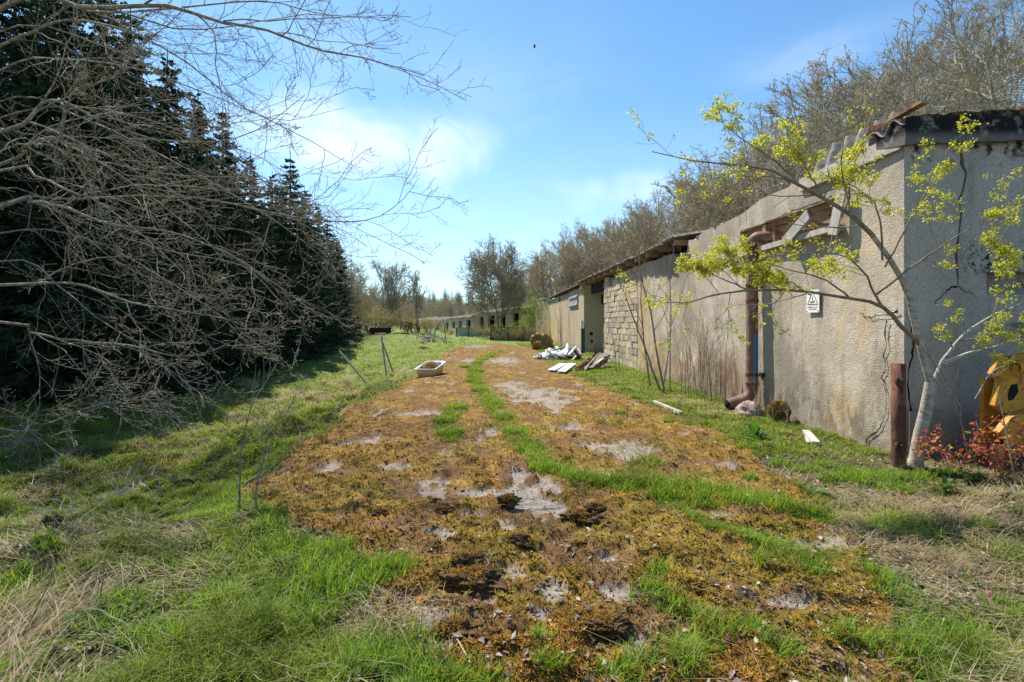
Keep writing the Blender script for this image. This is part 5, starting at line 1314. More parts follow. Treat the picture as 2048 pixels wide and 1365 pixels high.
def zz(px, py, Y): return at(px, py, Y)
Yb = 11.6
stems('wall_sapling', 'tall bare sapling with several stems before the shed wall', (3.2, Yb), [
    ([zz(1322, 785, Yb), zz(1305, 740, Yb), zz(1285, 680, Yb - .1), zz(1250, 590, Yb - .2), zz(1225, 540, Yb - .3)], .026), ([zz(1330, 788, Yb), zz(1312, 700, Yb), zz(1300, 620, Yb + .1), zz(1278, 530, Yb + .1), zz(1290, 450, Yb + .1), zz(1310, 400, Yb)], .026),
    ([zz(1300, 772, Yb), zz(1290, 700, Yb), zz(1283, 620, Yb), zz(1280, 540, Yb), zz(1262, 470, Yb)], .022), ([zz(1340, 785, Yb), zz(1340, 700, Yb), zz(1342, 600, Yb), zz(1338, 540, Yb), zz(1348, 500, Yb), zz(1335, 478, Yb)], .016),
    ([zz(1325, 785, Yb), zz(1335, 720, Yb), zz(1340, 660, Yb - .1), zz(1365, 590, Yb - .2), zz(1385, 520, Yb - .2)], .014)], 7, r0=.02, seed=11, wob=.02)
for i, (px, py, Y, n, hh, lab) in enumerate([(1375, 800, 10.6, 5, 1.5, 'thin bare shoots left of the rusty drainpipe'), (1410, 815, 10.2, 6, 1.7, 'bare twiggy shoots closer to the rusty drainpipe'), (1445, 800, 9.9, 5, 1.3, 'short bare shoots right beside the rusty drainpipe'),
                                      (1120, 700, 31, 6, 2.6, 'bare stems against the second shed'), (1095, 692, 36, 5, 2.8, 'bare stems at the far end of the second shed'), (1490, 850, 8.4, 5, .75, 'dry brown stems beside the pipe foot'), (1600, 900, 7.0, 3, .6, 'thin dry twigs beside the mossy clump'),
                                      (1535, 880, 8.0, 5, .6, 'small dead stems under the shadow of the pipe'), (1180, 705, 24.5, 7, 1.3, 'dry twigs in the gap between the sheds'), (1395, 808, 10.8, 5, 2.1, 'taller brown shoots against the rust stained wall'), (1240, 745, 15.5, 5, 1.6, 'bare shoots before the block stretch of wall'), (1355, 795, 11.8, 4, 1.9, 'bare shoots just right of the tall sapling'), (1430, 818, 9.9, 4, 1.9, 'tall slender shoots left of the pipe outlet')]):
    x = (px - 1024) / F * Y; z = float(gz(x, Y)); rr_ = np.random.default_rng(50 + i); D = []
    for k in range(n):
        a_ = rr_.uniform(0, 6.28); bx, by = x + rr_.normal(0, .16), Y + rr_.normal(0, .25); l = hh * rr_.uniform(.6, 1.15); le = rr_.uniform(.05, .3) * l
        D.append(([(bx, by, z - .03), (bx + math.cos(a_) * le * .3, by + math.sin(a_) * le * .3, z + l * .5), (bx + math.cos(a_) * le, by + math.sin(a_) * le, z + l)], .0075 if Y < 20 else .014))
    stems('bare_shoots', lab, (x, Y), D, 5, seed=60 + i, cat='shoots', mat='sapling')

# sapling on the left bank
Yl = 4.25
stems('bank_sapling', 'small bare brown sapling standing on the left bank', (-2.2, Yl), [
    ([at(478, 1012, 4.35), at(480, 950, 4.35), at(482, 900, 4.3), at(490, 860, 4.3), at(515, 790, 4.25), at(555, 722, 4.2)], .011), ([at(516, 1040, 4.15), at(512, 1000, 4.15), at(520, 940, 4.15), at(545, 880, 4.2), at(560, 830, 4.2), at(590, 800, 4.25)], .012),
    ([at(486, 975, 4.3), at(500, 960, 4.3), at(540, 940, 4.3), at(570, 905, 4.3), at(610, 880, 4.3)], .010), ([at(515, 955, 4.2), at(530, 900, 4.2), at(535, 860, 4.2), at(532, 820, 4.2)], .008)], 7, seed=71, chl=.34)
for i, (pa, pb, Y, lab) in enumerate([((245, 1215), (288, 1020), 3.0, 'single thin red brown stalk on the left bank'), ((2030, 965), (1985, 740), 4.9, 'pale dry stalk before the yellow machine'), ((30, 1300), (130, 1090), 2.6, 'thin leaning stalk at the bottom left'), ((180, 1280), (210, 1120), 2.8, 'faint upright stalk beside the thin leaning one')]):
    a_, b_ = at(*pa, Y), at(*pb, Y - .05); mid = tuple((np.array(a_) + np.array(b_)) / 2 + np.array([.012, 0, 0])); rt = thing('dry_stalk', lab, 'stalk', a_)
    a = Acc(); a.tube([spline([a_, mid, b_], 10)], [np.linspace(.0095 if i == 1 else .0045, .002, 10)], 6)
    L2, R2 = grow(np.array([spline([a_, mid, b_], 10)]), np.array([np.linspace(.006, .002, 10)]), 4, (.4, .95), (25, 50), .18, 4, (0, 0, .1), .1, .5, r=r_)
    a.tube(L2, np.maximum(R2, .0014), 3); o = add_obj('stem', a.mesh('stem', rt, True), MAT['strawmat'] if i == 1 else MAT['sapling'], rt)

# green leafy shrub by the far end of the second shed
x_ = (1068 - 1024) / F * 44
D = [([(x_ + k * .18 - .7, 44 + (k % 3) * .3, -.3), (x_ + k * .25 - .9, 44, 1.5), (x_ + k * .3 - 1.1 + .3, 44, 3.0 + (k % 2) * .9)], .02) for k in range(7)]
stems('leafing_shrub', 'fresh green leafing shrub growing at the far end of the second shed', (x_, 44), D, 9, cat='shrub', leaves=(6, .06, .11, ((.2, .3, .04), (.26, .34, .06), (.16, .24, .04))), seed=81, nch2=3)
x_ = (1010 - 1024) / F * 45.5
D = [([(x_ + k * .2 - .8, 45.5 + (k % 3) * .25, -.3), (x_ + k * .28 - 1.1, 45.4, .4), (x_ + k * .34 - 1.4, 45.3, 1.1 + (k % 2) * .2)], .012) for k in range(9)]
stems('twiggy_bush', 'thin yellowish bush in front of the grey sheet fence', (x_, 45.5), D, 8, cat='bush', leaves=(3, .035, .08, ((.3, .32, .08), (.26, .24, .08))), seed=82)
# red leaved bush by the machine
D = []
rr_ = np.random.default_rng(83)
for k in range(10):
    bx, by = 4.75 + rr_.normal(0, .3), 5.1 + rr_.normal(0, .15); a_ = rr_.uniform(2.4, 4.4); l = rr_.uniform(.3, .75)
    D.append(([(bx, by, .0), (bx + math.cos(a_) * .1, by - .05, l * .5), (bx + rr_.normal(0, .25), by - rr_.uniform(0, .15), l)], .006))
stems('red_leaved_bush', 'low bush with red and orange leaves before the yellow machine', (4.8, 5.1), D, 5, cat='bush', leaves=(3, .028, .045, ((.4, .07, .05), (.5, .16, .11), (.3, .06, .05), (.5, .27, .05), (.32, .13, .1))), seed=84)
D = [([at(1905, 800, 5.0), at(1885, 745, 5.0), at(1850, 705, 5.0), at(1845, 690, 5.0)], .006), ([at(1950, 800, 5.0), at(1975, 755, 5.0), at(2005, 730, 5.0), at(2020, 722, 5.0)], .007), ([at(1935, 920, 5.0), at(1925, 850, 5.0), at(1900, 790, 5.0), at(1862, 735, 5.0)], .006)]
stems('arching_brambles', 'arching reddish bramble stems between the young tree and the machine', (4.5, 5.0), D, 3, cat='bramble', seed=85)
# scrub in front of the far sheds and at the foot of the woods
rsb = np.random.default_rng(600)
SCR = [stems('scrub_bush', 'x', (0, 0), [([(rsb.normal(0, .25), rsb.normal(0, .25), -.2), (rsb.normal(0, .5), rsb.normal(0, .5), .9), (rsb.normal(0, 1.0), rsb.normal(0, 1.0), rsb.uniform(1.3, 2.2))], .02) for k in range(16)], 8, seed=610 + i, cat='bush', chl=.4, nch2=5, leaves=(2, .04, .1, ((.28, .26, .1), (.22, .2, .08), (.3, .22, .12)))) for i in range(2)]
for s in SCR: s.location = (0, 0, 0)
first = [True, True]
LB = ['brownish scrub bush at the foot of the slim bare tree', 'scrub bush right of the slim bare tree', 'scrub before the farthest shed', 'scrub bush left of the blue sheet fence', 'scrub bush between the blue and the grey fence', 'scrub bush at the right end of the grey sheet fence', 'scrub under the multi stemmed tree', 'scrub left of the multi stemmed tree', 'scrub bush where the spruce wood ends', 'scrub against the derelict shed wall', 'scrub before the open shed']
for i, ((px, Y, s), lab) in enumerate(zip([(822, 69, 1.2), (850, 74, 1.1), (868, 86, .7), (902, 66, .5), (966, 58, .6), (1048, 46.6, .7), (770, 64, 1.2), (742, 60, 1.5), (716, 52, 1.3), (888, 76, .45), (975, 56, .5)], LB)):
    x = (px - 1024) / F * Y; p = SCR[i % 2]
    loc = (x, Y, float(gz(x, Y)) - .1)
    if first[i % 2]: o = p; first[i % 2] = False; o.location = loc; o.rotation_euler = (0, 0, i * 1.3); o.scale = (s * 1.5, s * 1.5, s); o['label'] = lab; o['group'] = 'scrub bushes near the far sheds'
    else: copy_tree(p, loc, i * 1.3, (s * 1.5, s * 1.5, s), lab, 'scrub bushes near the far sheds')
# ------------------------------------------------------------------ OBJECTS
# flue pipe
PX, PY = 4.23, 9.02
pp = thing('rusty_drainpipe', 'thick rusty pipe with a blue patch running down from the broken window', 'pipe', (PX, PY, .2))
path = spline([(float(xwall(9.2)) + .25, 8.83, 3.03), (float(xwall(9.1)) + .0, 8.9, 3.035), (PX + .06, 8.97, 3.03), (PX + .005, PY, 2.97), (PX, PY, 2.86), (PX, PY, 2.4), (PX, PY, 1.6), (PX, PY, .8), (PX, PY, .42), (PX - .03, PY, .30), (PX - .12, PY - .01, .20), (PX - .3, PY - .02, .14), (PX - .43, PY - .02, .10)], 60)
a = Acc(); a.tube([path], [np.full(60, .098)], 20); add_obj('pipe', a.mesh('pipe', pp, True), MAT['pipe'], pp)
for z in (2.84, 1.93, .47):
    a = Acc(); a.tube([[(PX, PY, z - .02), (PX, PY, z - .019), (PX, PY, z + .019), (PX, PY, z + .02)]], [[.099, .11, .11, .099]], 20); add_obj('joint_collar', a.mesh('joint_collar', pp), MAT['rust'], pp)
for z in (.63, 2.2):
    a = Acc(); a.tube([[(PX, PY, z - .022), (PX, PY, z + .022)]], [[.108, .108]], 16); a.box((PX + .13, PY - .02, z), (.2, .03, .04)); a.box((PX + .09, PY - .13, z), (.05, .04, .05)); a.box((float(xwall(PY)) - .01, PY - .05, z), (.02, .16, .07))
    add_obj('bracket', a.mesh('bracket', pp), MAT['darkrust'], pp)
a = Acc(); e = path[-1]; lump(a, (e[0] + .03, e[1], e[2] + .0), (.09, .09, .09), 2, 8, .2); add_obj('pipe_mouth', a.mesh('pipe_mouth', pp), MAT['hole_shade'], pp)
# stone under the outlet
a = Acc(); lump(a, (3.98, 8.55, .02), (.24, .2, .2), 5, 12, .18)
add_obj('stone', a.mesh('stone'), MAT['stone'], label='pinkish stone block lying under the pipe outlet', cat='stone')
# standing post
pc = at(1797, 930, 5.45)
po = thing('rusty_post', 'stout rusty steel tube post with hinge lugs beside the young tree', 'post', (pc[0], 5.45, 0))
a = Acc(); a.tube([[(pc[0], 5.45, -.2), (pc[0], 5.45, .5), (pc[0] - .003, 5.45, 1.11), (pc[0] - .003, 5.45, 1.112), (pc[0] - .003, 5.45, .95)]], [[.067, .067, .067, .06, .06]], 24); add_obj('tube', a.mesh('tube', po, True), MAT['rust'], po)
for z in (.93, .25):
    a = Acc(); v = spline([(pc[0] - .05, 5.38, z), (pc[0] - .09, 5.36, z + .03), (pc[0] - .10, 5.34, z - .02), (pc[0] - .05, 5.34, z - .06), (pc[0] - .03, 5.37, z - .13)], 12)
    a.tube([v], [np.linspace(.02, .012, 12)], 8); a.box((pc[0] - .04, 5.37, z - .01), (.07, .05, .06), jit=.006); add_obj('hinge_lug', a.mesh('hinge_lug', po), MAT['darkrust'], po)
# warning sign
s0 = wpx(1630, 603, .035); sw = .155 * 1; Ys = s0[1]
sg = thing('warning_sign', 'small white warning sign with black triangle fixed to the rendered wall', 'sign', s0)
Wd, Hh = .30, .33
def sgp(u, v, off): return (float(xwall(Ys)) - .034 - off - u * -.035, Ys - u, s0[2] + v)
def sg_poly(acc, pts, off, th=.003):
    acc.prism([(-u, v) for u, v in pts], sgp(0, 0, off), (-.035, 1, 0), (0, 0, 1), (th, 0, 0))
a = Acc(); sg_poly(a, [(-Wd / 2, -Hh / 2), (Wd / 2, -Hh / 2), (Wd / 2, Hh / 2), (-Wd / 2, Hh / 2)], .0, .006); add_obj('plate', a.mesh('plate', sg), MAT['paper'], sg)
a = Acc()
def sline(x0, y0, x1, y1, w_): 
    d = np.array([x1 - x0, y1 - y0]); d = d / np.linalg.norm(d); n_ = np.array([-d[1], d[0]]) * w_ / 2
    sg_poly(a, [(x0 - n_[0], y0 - n_[1]), (x1 - n_[0], y1 - n_[1]), (x1 + n_[0], y1 + n_[1]), (x0 + n_[0], y0 + n_[1])], .003, .002)
tri = [(-.12, -.045), (.12, -.045), (0, .145)]
for i in range(3): sline(*tri[i], *tri[(i + 1) % 3], .012)
sline(-.01, .07, .005, .045, .012); sline(.005, .05, -.012, .03, .012); sline(0, .03, .0, .01, .008); sline(-.055, -.012, .05, -.0, .016); sline(-.03, -.012, -.05, -.03, .008); sline(.02, -.006, .03, -.028, .007); sline(-.01, -.01, -.02, -.028, .007)
add_obj('triangle_symbol', a.mesh('triangle_symbol', sg), MAT['ink'], sg)
a = Acc(); rl = np.random.default_rng(4)
for yv_, x0, x1, gaps in [(-.085, -.12, .12, [8, 11]), (-.115, -.09, .105, [3])]:
    n = int((x1 - x0) / .0165)
    for k in range(n):
        if k in gaps: continue
        xx = x0 + (k + .5) * .0165; sline(xx - .004, yv_ - .006, xx - .004, yv_ + .006, .0035); sline(xx + .004, yv_ - .006, xx + .004, yv_ + .006, .0035)
        sline(xx - .005, yv_ + rl.choice([-.005, 0, .005]), xx + .005, yv_ + rl.choice([-.005, 0, .005]) + .0005, .003)
add_obj('lettering', a.mesh('lettering', sg), MAT['ink'], sg)
a = Acc()
for u, v in [(-.13, -.145), (.13, -.145), (.13, .145), (-.13, .145)]: sg_poly(a, [(u + .008 * math.cos(t_), v + .008 * math.sin(t_)) for t_ in np.linspace(0, 6.28, 8)[:-1]], .006, .004)
add_obj('screws', a.mesh('screws', sg), MAT['darkrust'], sg)

# bathtub
bt = thing('bathtub', 'old cream bathtub with white rim abandoned on the grass edge', 'bathtub', (-2.40, 15.1, -.05), rz=R(-6))
def rr_ring(lx, ly, z, rad, n=10):
    P_ = []
    for cx, cy, a0 in [(lx - rad, ly - rad, 0), (-lx + rad, ly - rad, 90), (-lx + rad, -ly + rad, 180), (lx - rad, -ly + rad, 270)]:
        for k in range(n): a_ = R(a0 + 90 * k / (n - 1)); P_.append((cx + rad * math.cos(a_), cy + rad * math.sin(a_), z))
    return np.array(P_)
def loft(acc, rings, mat=0):
    n = len(rings[0]); V = np.concatenate(rings); q = []
    for i in range(len(rings) - 1):
        for j in range(n): q.append([i * n + j, i * n + (j + 1) % n, (i + 1) * n + (j + 1) % n, (i + 1) * n + j])
    acc.add(V, q, mat=mat)
def tubz(v):   # raised far end
    v = v.copy(); v[:, 2] += np.where(v[:, 1] > .3, (v[:, 1] - .3) * .28, 0) * (v[:, 2] > .2); return v
a = Acc(); loft(a, [tubz(rr_ring(l, w_, z * .74, rd)) for l, w_, z, rd in [(.2, .55, .0, .12), (.25, .66, .03, .14), (.29, .74, .2, .14), (.31, .77, .40, .13)]]); loft(a, [rr_ring(.001, .001, .0, .0005), rr_ring(.2, .55, .0, .12)])
v = a.mesh('shell', None, True); sh_ = add_obj('shell', v, MAT['cream'], bt)
a = Acc(); loft(a, [tubz(rr_ring(l * 1.05, w_, z * .74, rd)) for l, w_, z, rd in [(.31, .77, .385, .13), (.355, .815, .385, .1), (.362, .822, .405, .1), (.355, .815, .425, .1), (.29, .75, .425, .13), (.27, .72, .38, .13), (.23, .62, .08, .12), (.1, .3, .06, .08)]])
add_obj('rim', a.mesh('rim', None, True), MAT['white'], bt)
hp = thing('dead_grass_heap', 'mound of dry brown grass filling the bathtub', 'grass heap', (-2.42, 15.15, .3))
rq = np.random.default_rng(8); n = 1800; a_ = rq.uniform(0, 6.28, n); d_ = np.sqrt(rq.uniform(0, 1, n)); hx = -2.42 + np.cos(a_) * d_ * .25; hy = 15.15 + np.sin(a_) * d_ * .6
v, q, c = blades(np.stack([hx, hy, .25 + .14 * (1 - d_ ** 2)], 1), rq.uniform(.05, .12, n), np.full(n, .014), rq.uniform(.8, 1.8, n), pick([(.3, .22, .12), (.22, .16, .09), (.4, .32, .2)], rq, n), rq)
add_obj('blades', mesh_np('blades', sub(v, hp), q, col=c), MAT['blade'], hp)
a = Acc(); lump(a, (-2.42, 15.15, .22), (.25, .6, .17), 4, 10, .2); add_obj('core', a.mesh('core', hp), simple('dry_heap', (.16, .12, .06), (.24, .18, .1), 20, .95), hp)
pw = thing('loose_lath', 'thin pale lath lying at the foot of the bathtub', 'lath', gp(880, 756) + (0,)); a = Acc(); x0, y0 = gp(866, 758); a.bar((x0, y0, .03), (x0 + .34, y0 + .3, .06), .04, .02); add_obj('lath', a.mesh('lath', pw), MAT['palewood'], pw)

bt.scale = (.86, .86, .9)
hp.scale = (.84, .84, .9); hp.location.z = .27
# white plastic / frame pile
wp = thing('plastic_rubbish_pile', 'crumpled white plastic and frames piled against the second shed', 'rubbish pile', (2.1, 21.8, 0))
a = Acc(); rp = np.random.default_rng(12)
for (px, py, s) in [(1090, 712, .5), (1100, 708, .6), (1118, 705, .55), (1138, 700, .75), (1150, 708, .5), (1130, 716, .45), (1108, 717, .4)]:
    x, y, z = at(px, py, 21.0); n = 14; uu, vv_ = np.meshgrid(np.linspace(-1, 1, n), np.linspace(-1, 1, n), indexing='ij')
    hgt = fbm(uu * 1.8 + px, vv_ * 1.8, int(px), 4, .7) - .5
    P_ = np.stack([x + uu * s * .75 + (fbm(uu * 2 + 3, vv_ * 2 + px, 3) - .5) * .4, 21.6 + vv_ * s * .5 + (fbm(uu * 2, vv_ * 2 + px, 4) - .5) * .4, np.maximum(.0, z + hgt * 1.3 * s - .12 * (uu ** 2 + vv_ ** 2) * s)], -1)
    i, j = np.meshgrid(np.arange(n - 1), np.arange(n - 1), indexing='ij'); q = np.stack([i * n + j, i * n + j + 1, (i + 1) * n + j + 1, (i + 1) * n + j], -1).reshape(-1, 4); a.add(P_.reshape(-1, 3), q)
add_obj('plastic_sheet', a.mesh('plastic_sheet', wp, True), MAT['plastic'], wp)
for k, (pa, pb, m_) in enumerate([((1092, 700), (1115, 716), 'board'), ((1135, 712), (1148, 700), 'board'), ((1130, 714), (1142, 726), 'brownwood'), ((1142, 724), (1153, 712), 'strawmat'), ((1148, 700), (1163, 722), 'darkrust'), ((1088, 715), (1090, 705), 'board'), ((1110, 700), (1130, 694), 'greysheet')]):
    a = Acc(); a.bar(at(*pa, 20.9), at(*pb, 21.1), .10, .05); add_obj('frame_piece', a.mesh('frame_piece', wp), MAT[m_], wp)
a = Acc(); lump(a, (2.1, 21.9, .05), (.75, .4, .28), 6, 12, .3); add_obj('rubbish_core', a.mesh('rubbish_core', wp), MAT['dark'], wp)
# plank heap against block wall
ph_ = thing('plank_heap', 'heap of old white and brown planks leaning by the block wall', 'plank heap', (2.8, 17.2, 0))
for k in range(34):
    f = rp.uniform(0, 1); px = 1165 + 55 * f; top = (px + rp.uniform(-2, 10), 712 + rp.uniform(-8, 8)); bot = (px - rp.uniform(8, 26), 738 + rp.uniform(-4, 4)); Y = 17.3 + rp.uniform(-.3, .8)
    if f < .35: top = (px + 8, 722 + rp.uniform(-6, 6))
    a = Acc(); a.bar(at(*bot, Y - .6), at(*top, Y), rp.uniform(.06, .13), .03, roll=rp.uniform(-1, 1)); add_obj('plank', a.mesh('plank', ph_), MAT[['palewood', 'brownwood', 'board', 'wood', 'brownwood', 'darkrust'][k % 6]], ph_)
# two flat white boards
for k, (q4, lab) in enumerate([(([(1095, 745), (1110, 746), (1133, 732), (1118, 732)]), 'left one of two flat white boards lying on the moss'), (([(1114, 748), (1131, 749), (1152, 732), (1136, 731)]), 'right one of two flat white boards lying on the moss')]):
    pts = [gp(px, py) for px, py in q4]; z0 = .06; c_ = np.mean(pts, 0); rt = thing('white_board', lab, 'board', (c_[0], c_[1], z0), 'flat white boards')
    a = Acc(); a.prism([(p[0], p[1]) for p in pts], (0, 0, z0), (1, 0, 0), (0, 1, 0), (0, 0, .025)); add_obj('panel', a.mesh('panel', rt), MAT['board'], rt)
    a = Acc(); a.bar((pts[0][0] + .02, pts[0][1] + .03, z0 + .03), (pts[3][0] + .02, pts[3][1] - .03, z0 + .03), .02, .012); add_obj('edge_strip', a.mesh('edge_strip', rt), MAT['shutter'], rt)
# mossy boulder
a = Acc(); lump(a, (1.75, 29.6, .28), (.62, .7, .62), 9, 16, .3); add_obj('boulder', a.mesh('boulder', None, True), MAT['mossstone'], label='dark mossy boulder at the far end of the second shed', cat='boulder')
# small white timber near pipe and scrap by the wall
for k, (pa, pb, wdt, lab) in enumerate([((1308, 810), (1362, 832), .07, 'short white painted timber lying on the grass before the wall'), ((1612, 872), (1632, 895), .09, 'broken piece of white painted wood at the wall foot')]):
    x0, y0 = gp(*pa); x1, y1 = gp(*pb); rt = thing('white_timber', lab, 'timber', (x0, y0, .03)); a = Acc(); a.bar((x0, y0, .06), (x1, y1, .05), wdt, .04); add_obj('timber', a.mesh('timber', rt), MAT['palewood'], rt)
    a = Acc(); a.bar((x0 + .03, y0 + .07, .035), (x1 - .05, y1 + .09, .035), .035, .02); add_obj('splinter', a.mesh('splinter', rt), MAT['palewood'], rt)
# moss clump by the wall
mc = thing('moss_clump', 'round yellow brown moss clump at the wall foot', 'moss clump', (4.15, 8.05, .1)); a = Acc(); lump(a, (4.2, 8.05, .14), (.15, .16, .17), 3, 12, .25); add_obj('core', a.mesh('core', mc), MAT['clod'], mc)
n = 2500; d_ = norm(rq.normal(size=(n, 3))); d_[:, 2] = np.abs(d_[:, 2]); P_ = np.array([4.2, 8.05, .12]) + d_ * np.array([.16, .17, .19]); v, q, c = blades(P_, rq.uniform(.015, .035, n), np.full(n, .01), rq.uniform(.2, 1.5, n), pick([(.3, .24, .03), (.24, .18, .03), (.34, .27, .05)], rq, n), rq)
add_obj('fronds', mesh_np('fronds', sub(v, mc), q, col=c), MAT['mossy'], mc)

# clods of moss and soil peeled off the slab
CL = [(958, 1160, .19, .10, .075, 'largest dark clod of moss and soil in the foreground'), (935, 1128, .09, .07, .05, 'smaller clod touching the largest dark clod'), (1165, 1040, .13, .09, .06, 'dark clod right of the bare concrete patch'), (1190, 1022, .08, .06, .05, 'clod behind the dark one right of the bare patch'), (1020, 1010, .09, .06, .045, 'curled moss clod left of the bare concrete patch'), (888, 1022, .07, .05, .03, 'flat brown clod left of centre'),
      (920, 1255, .11, .07, .045, 'brown earthy clod near the bottom of the slab'), (1040, 1090, .07, .05, .035, 'small dark clod between the large clods'), (1215, 1255, .10, .07, .04, 'reddish brown clod low right of centre'), (760, 1030, .06, .05, .03, 'small clod near the left edge of the moss'), (1035, 868, .09, .08, .03, 'small clod beside the grassy slab joint'), (1160, 1090, .06, .04, .03, 'tiny clod below the dark right hand clod')]
for i, (px, py, sx, sy, sz, lab) in enumerate(CL):
    x, y = gp(px, py, .03); z = float(gheight(np.array([x]), np.array([y]))[0]); rt = thing('moss_clod', lab, 'clod', (x, y, z), 'clods of moss peeled off the slab'); a = Acc(); lump(a, (x, y, z + sz * .2), (sx * .95, sy * .95, sz), 20 + i, 30, .5); add_obj('soil', a.mesh('soil', rt), MAT['clod'], rt)
    n = 700; a_ = rq.uniform(0, 6.28, n); d_ = np.sqrt(rq.uniform(0, 1, n)); P_ = np.stack([x + np.cos(a_) * d_ * sx * 1.15, y + np.sin(a_) * d_ * sy * 1.2, z + sz * (1.05 * np.sqrt(np.maximum(0, 1 - d_ ** 2)) + .25) * .95], 1)
    P_ = P_[P_[:, 0] < x + sx * .2] if i % 2 == 0 else P_[P_[:, 1] > y]; m_ = len(P_); v, q, c = blades(P_, rq.uniform(.008, .022, m_), np.full(m_, .009), rq.uniform(.3, 1.5, m_), pick(MOSSC, rq, m_) * .8, rq, segs=1)
    add_obj('moss_fringe', mesh_np('moss_fringe', sub(v, rt), q, col=c), MAT['mossy'], rt)

# broad-leaved docks
def dock(px, py, n, L, lab, col=((.06, .15, .03), (.08, .19, .04), (.1, .22, .05)), up=.6, seed=1):
    x, y = gp(px, py); z = float(gheight(np.array([x]), np.array([y]))[0]); r_ = np.random.default_rng(seed); rt = thing('dock_plant', lab, 'weed', (x, y, z)); a = Acc()
    for k in range(n):
        an = r_.uniform(0, 6.28); l = L * r_.uniform(.6, 1.15); e = r_.uniform(.3, 1.3) * up; d = np.array([math.cos(an), math.sin(an), 0]); s_ = np.array([-d[1], d[0], 0]); V = []; m_ = 9
        for i in range(m_):
            f = i / (m_ - 1); w_ = l * .11 * math.sin(math.pi * min(1, f * .92 + .06)) ** .8 * (1 + .15 * math.sin(f * 25 + k)); c_ = np.array([x, y, z]) + d * l * f * math.cos(e) + np.array([0, 0, 1]) * (l * math.sin(e) * f - .35 * l * f * f)
            V += [c_ - s_ * w_ + [0, 0, w_ * .35], c_, c_ + s_ * w_ + [0, 0, w_ * .35]]
        q = []
        for i in range(m_ - 1): b = 3 * i; q += [[b, b + 1, b + 4, b + 3], [b + 1, b + 2, b + 5, b + 4]]
        a.add(V, q, col=np.tile(pick(col, r_, 1), (len(V), 1)))
    add_obj('leaves', a.mesh('leaves', rt, True), MAT['leafy'], rt)
dock(1512, 880, 20, .36, 'tall leaved dock plant growing at the pipe foot', up=1.25, seed=2); dock(1540, 872, 5, .2, 'small dock beside the moss clump', seed=3); dock(1625, 988, 11, .20, 'low rosette of green leaves in front of the young tree', seed=4)
dock(1950, 965, 14, .16, 'leafy weed at the shaded foot of the young tree', seed=5, up=.9); dock(1890, 985, 16, .15, 'bushy green weed among the dry grass', seed=6, up=1.1); dock(1930, 1165, 12, .12, 'green rosette at the right edge of the moss', seed=7); dock(1430, 1250, 9, .10, 'small round leaved weed low on the right', seed=8)
dock(25, 1105, 14, .16, 'dark leafy weed at the left edge of the photo', seed=9, col=((.04, .1, .04), (.05, .12, .04))); dock(765, 945, 9, .07, 'tiny green weed on the moss left of centre', seed=10)
# dandelions
for i, (px, py, lab) in enumerate([(1495, 1000, 'yellow dandelion beside the cross joint grass'), (1737, 1060, 'yellow dandelion among the dry grass at right'), (1338, 866, 'small yellow dandelion near the track edge')]):
    x, y = gp(px, py + 6, .0); z = float(gheight(np.array([x]), np.array([y]))[0]); rt = thing('dandelion', lab, 'flower', (x, y, z), 'yellow dandelions')
    a = Acc(); a.tube([[(x, y, z), (x, y, z + .05)]], [[.002, .002]], 5); add_obj('stalk', a.mesh('stalk', rt), MAT['sapling'], rt)
    a = Acc()
    for k in range(26):
        an = k * 2.4; l = .019 * (.5 + .5 * (k % 3) / 2); d = np.array([math.cos(an), math.sin(an), .25]); s_ = np.array([-d[1], d[0], 0]) * .0035; c_ = np.array([x, y, z + .05]); a.add([c_, c_ + d * l + s_, c_ + d * l * 1.15, c_ + d * l - s_], [[0, 1, 2, 3]])
    add_obj('petals', a.mesh('petals', rt), MAT['yellowflower'], rt)
# dead stick
rt = thing('dead_stick', 'pale dead stick lying low on the mossy slab', 'stick', gp(905, 1290) + (0,)); a = Acc(); p0, p1, p2 = gp(882, 1262), gp(912, 1290), gp(940, 1335)
a.tube([spline([(*p0, .05), (*p1, .035), (*p2, .02)], 10)], [np.linspace(.003, .0055, 10)], 6); add_obj('stick', a.mesh('stick', rt, True), MAT['strawmat'], rt)
# crumbs, pebbles on the slab
X, Y = sample(5200, 1.7, 12, rq, .8); k = keep_out(X, Y) & (X > -1.6); X, Y = X[k], Y[k]; n = len(X); s_ = rq.uniform(.003, .009, n)[:, None] * (1 + Y / 8)[:, None]
base = np.array([[1, 0, 0], [-.5, .8, 0], [-.5, -.8, .1], [0, 0, .9], [0, 0, -.5]]); V = (np.stack([X, Y, gheight(X, Y) + .002], 1)[:, None] + base[None] * s_[:, None] * rq.uniform(.6, 1.3, (n, 5, 1))).reshape(-1, 3)
T_ = (np.arange(n) * 5)[:, None, None] + np.array([[0, 1, 3], [1, 2, 3], [2, 0, 3], [1, 0, 4], [2, 1, 4], [0, 2, 4]])[None]
add_obj('soil_crumbs', mesh_np('soil_crumbs', V, None, T_.reshape(-1, 3), np.repeat(pick([(.1, .06, .035), (.3, .27, .24), (.14, .09, .05), (.45, .42, .38)], rq, n), 5, 0)), MAT['litter'], label='crumbs of soil and grit strewn over the slab', cat='grit', kind='stuff')

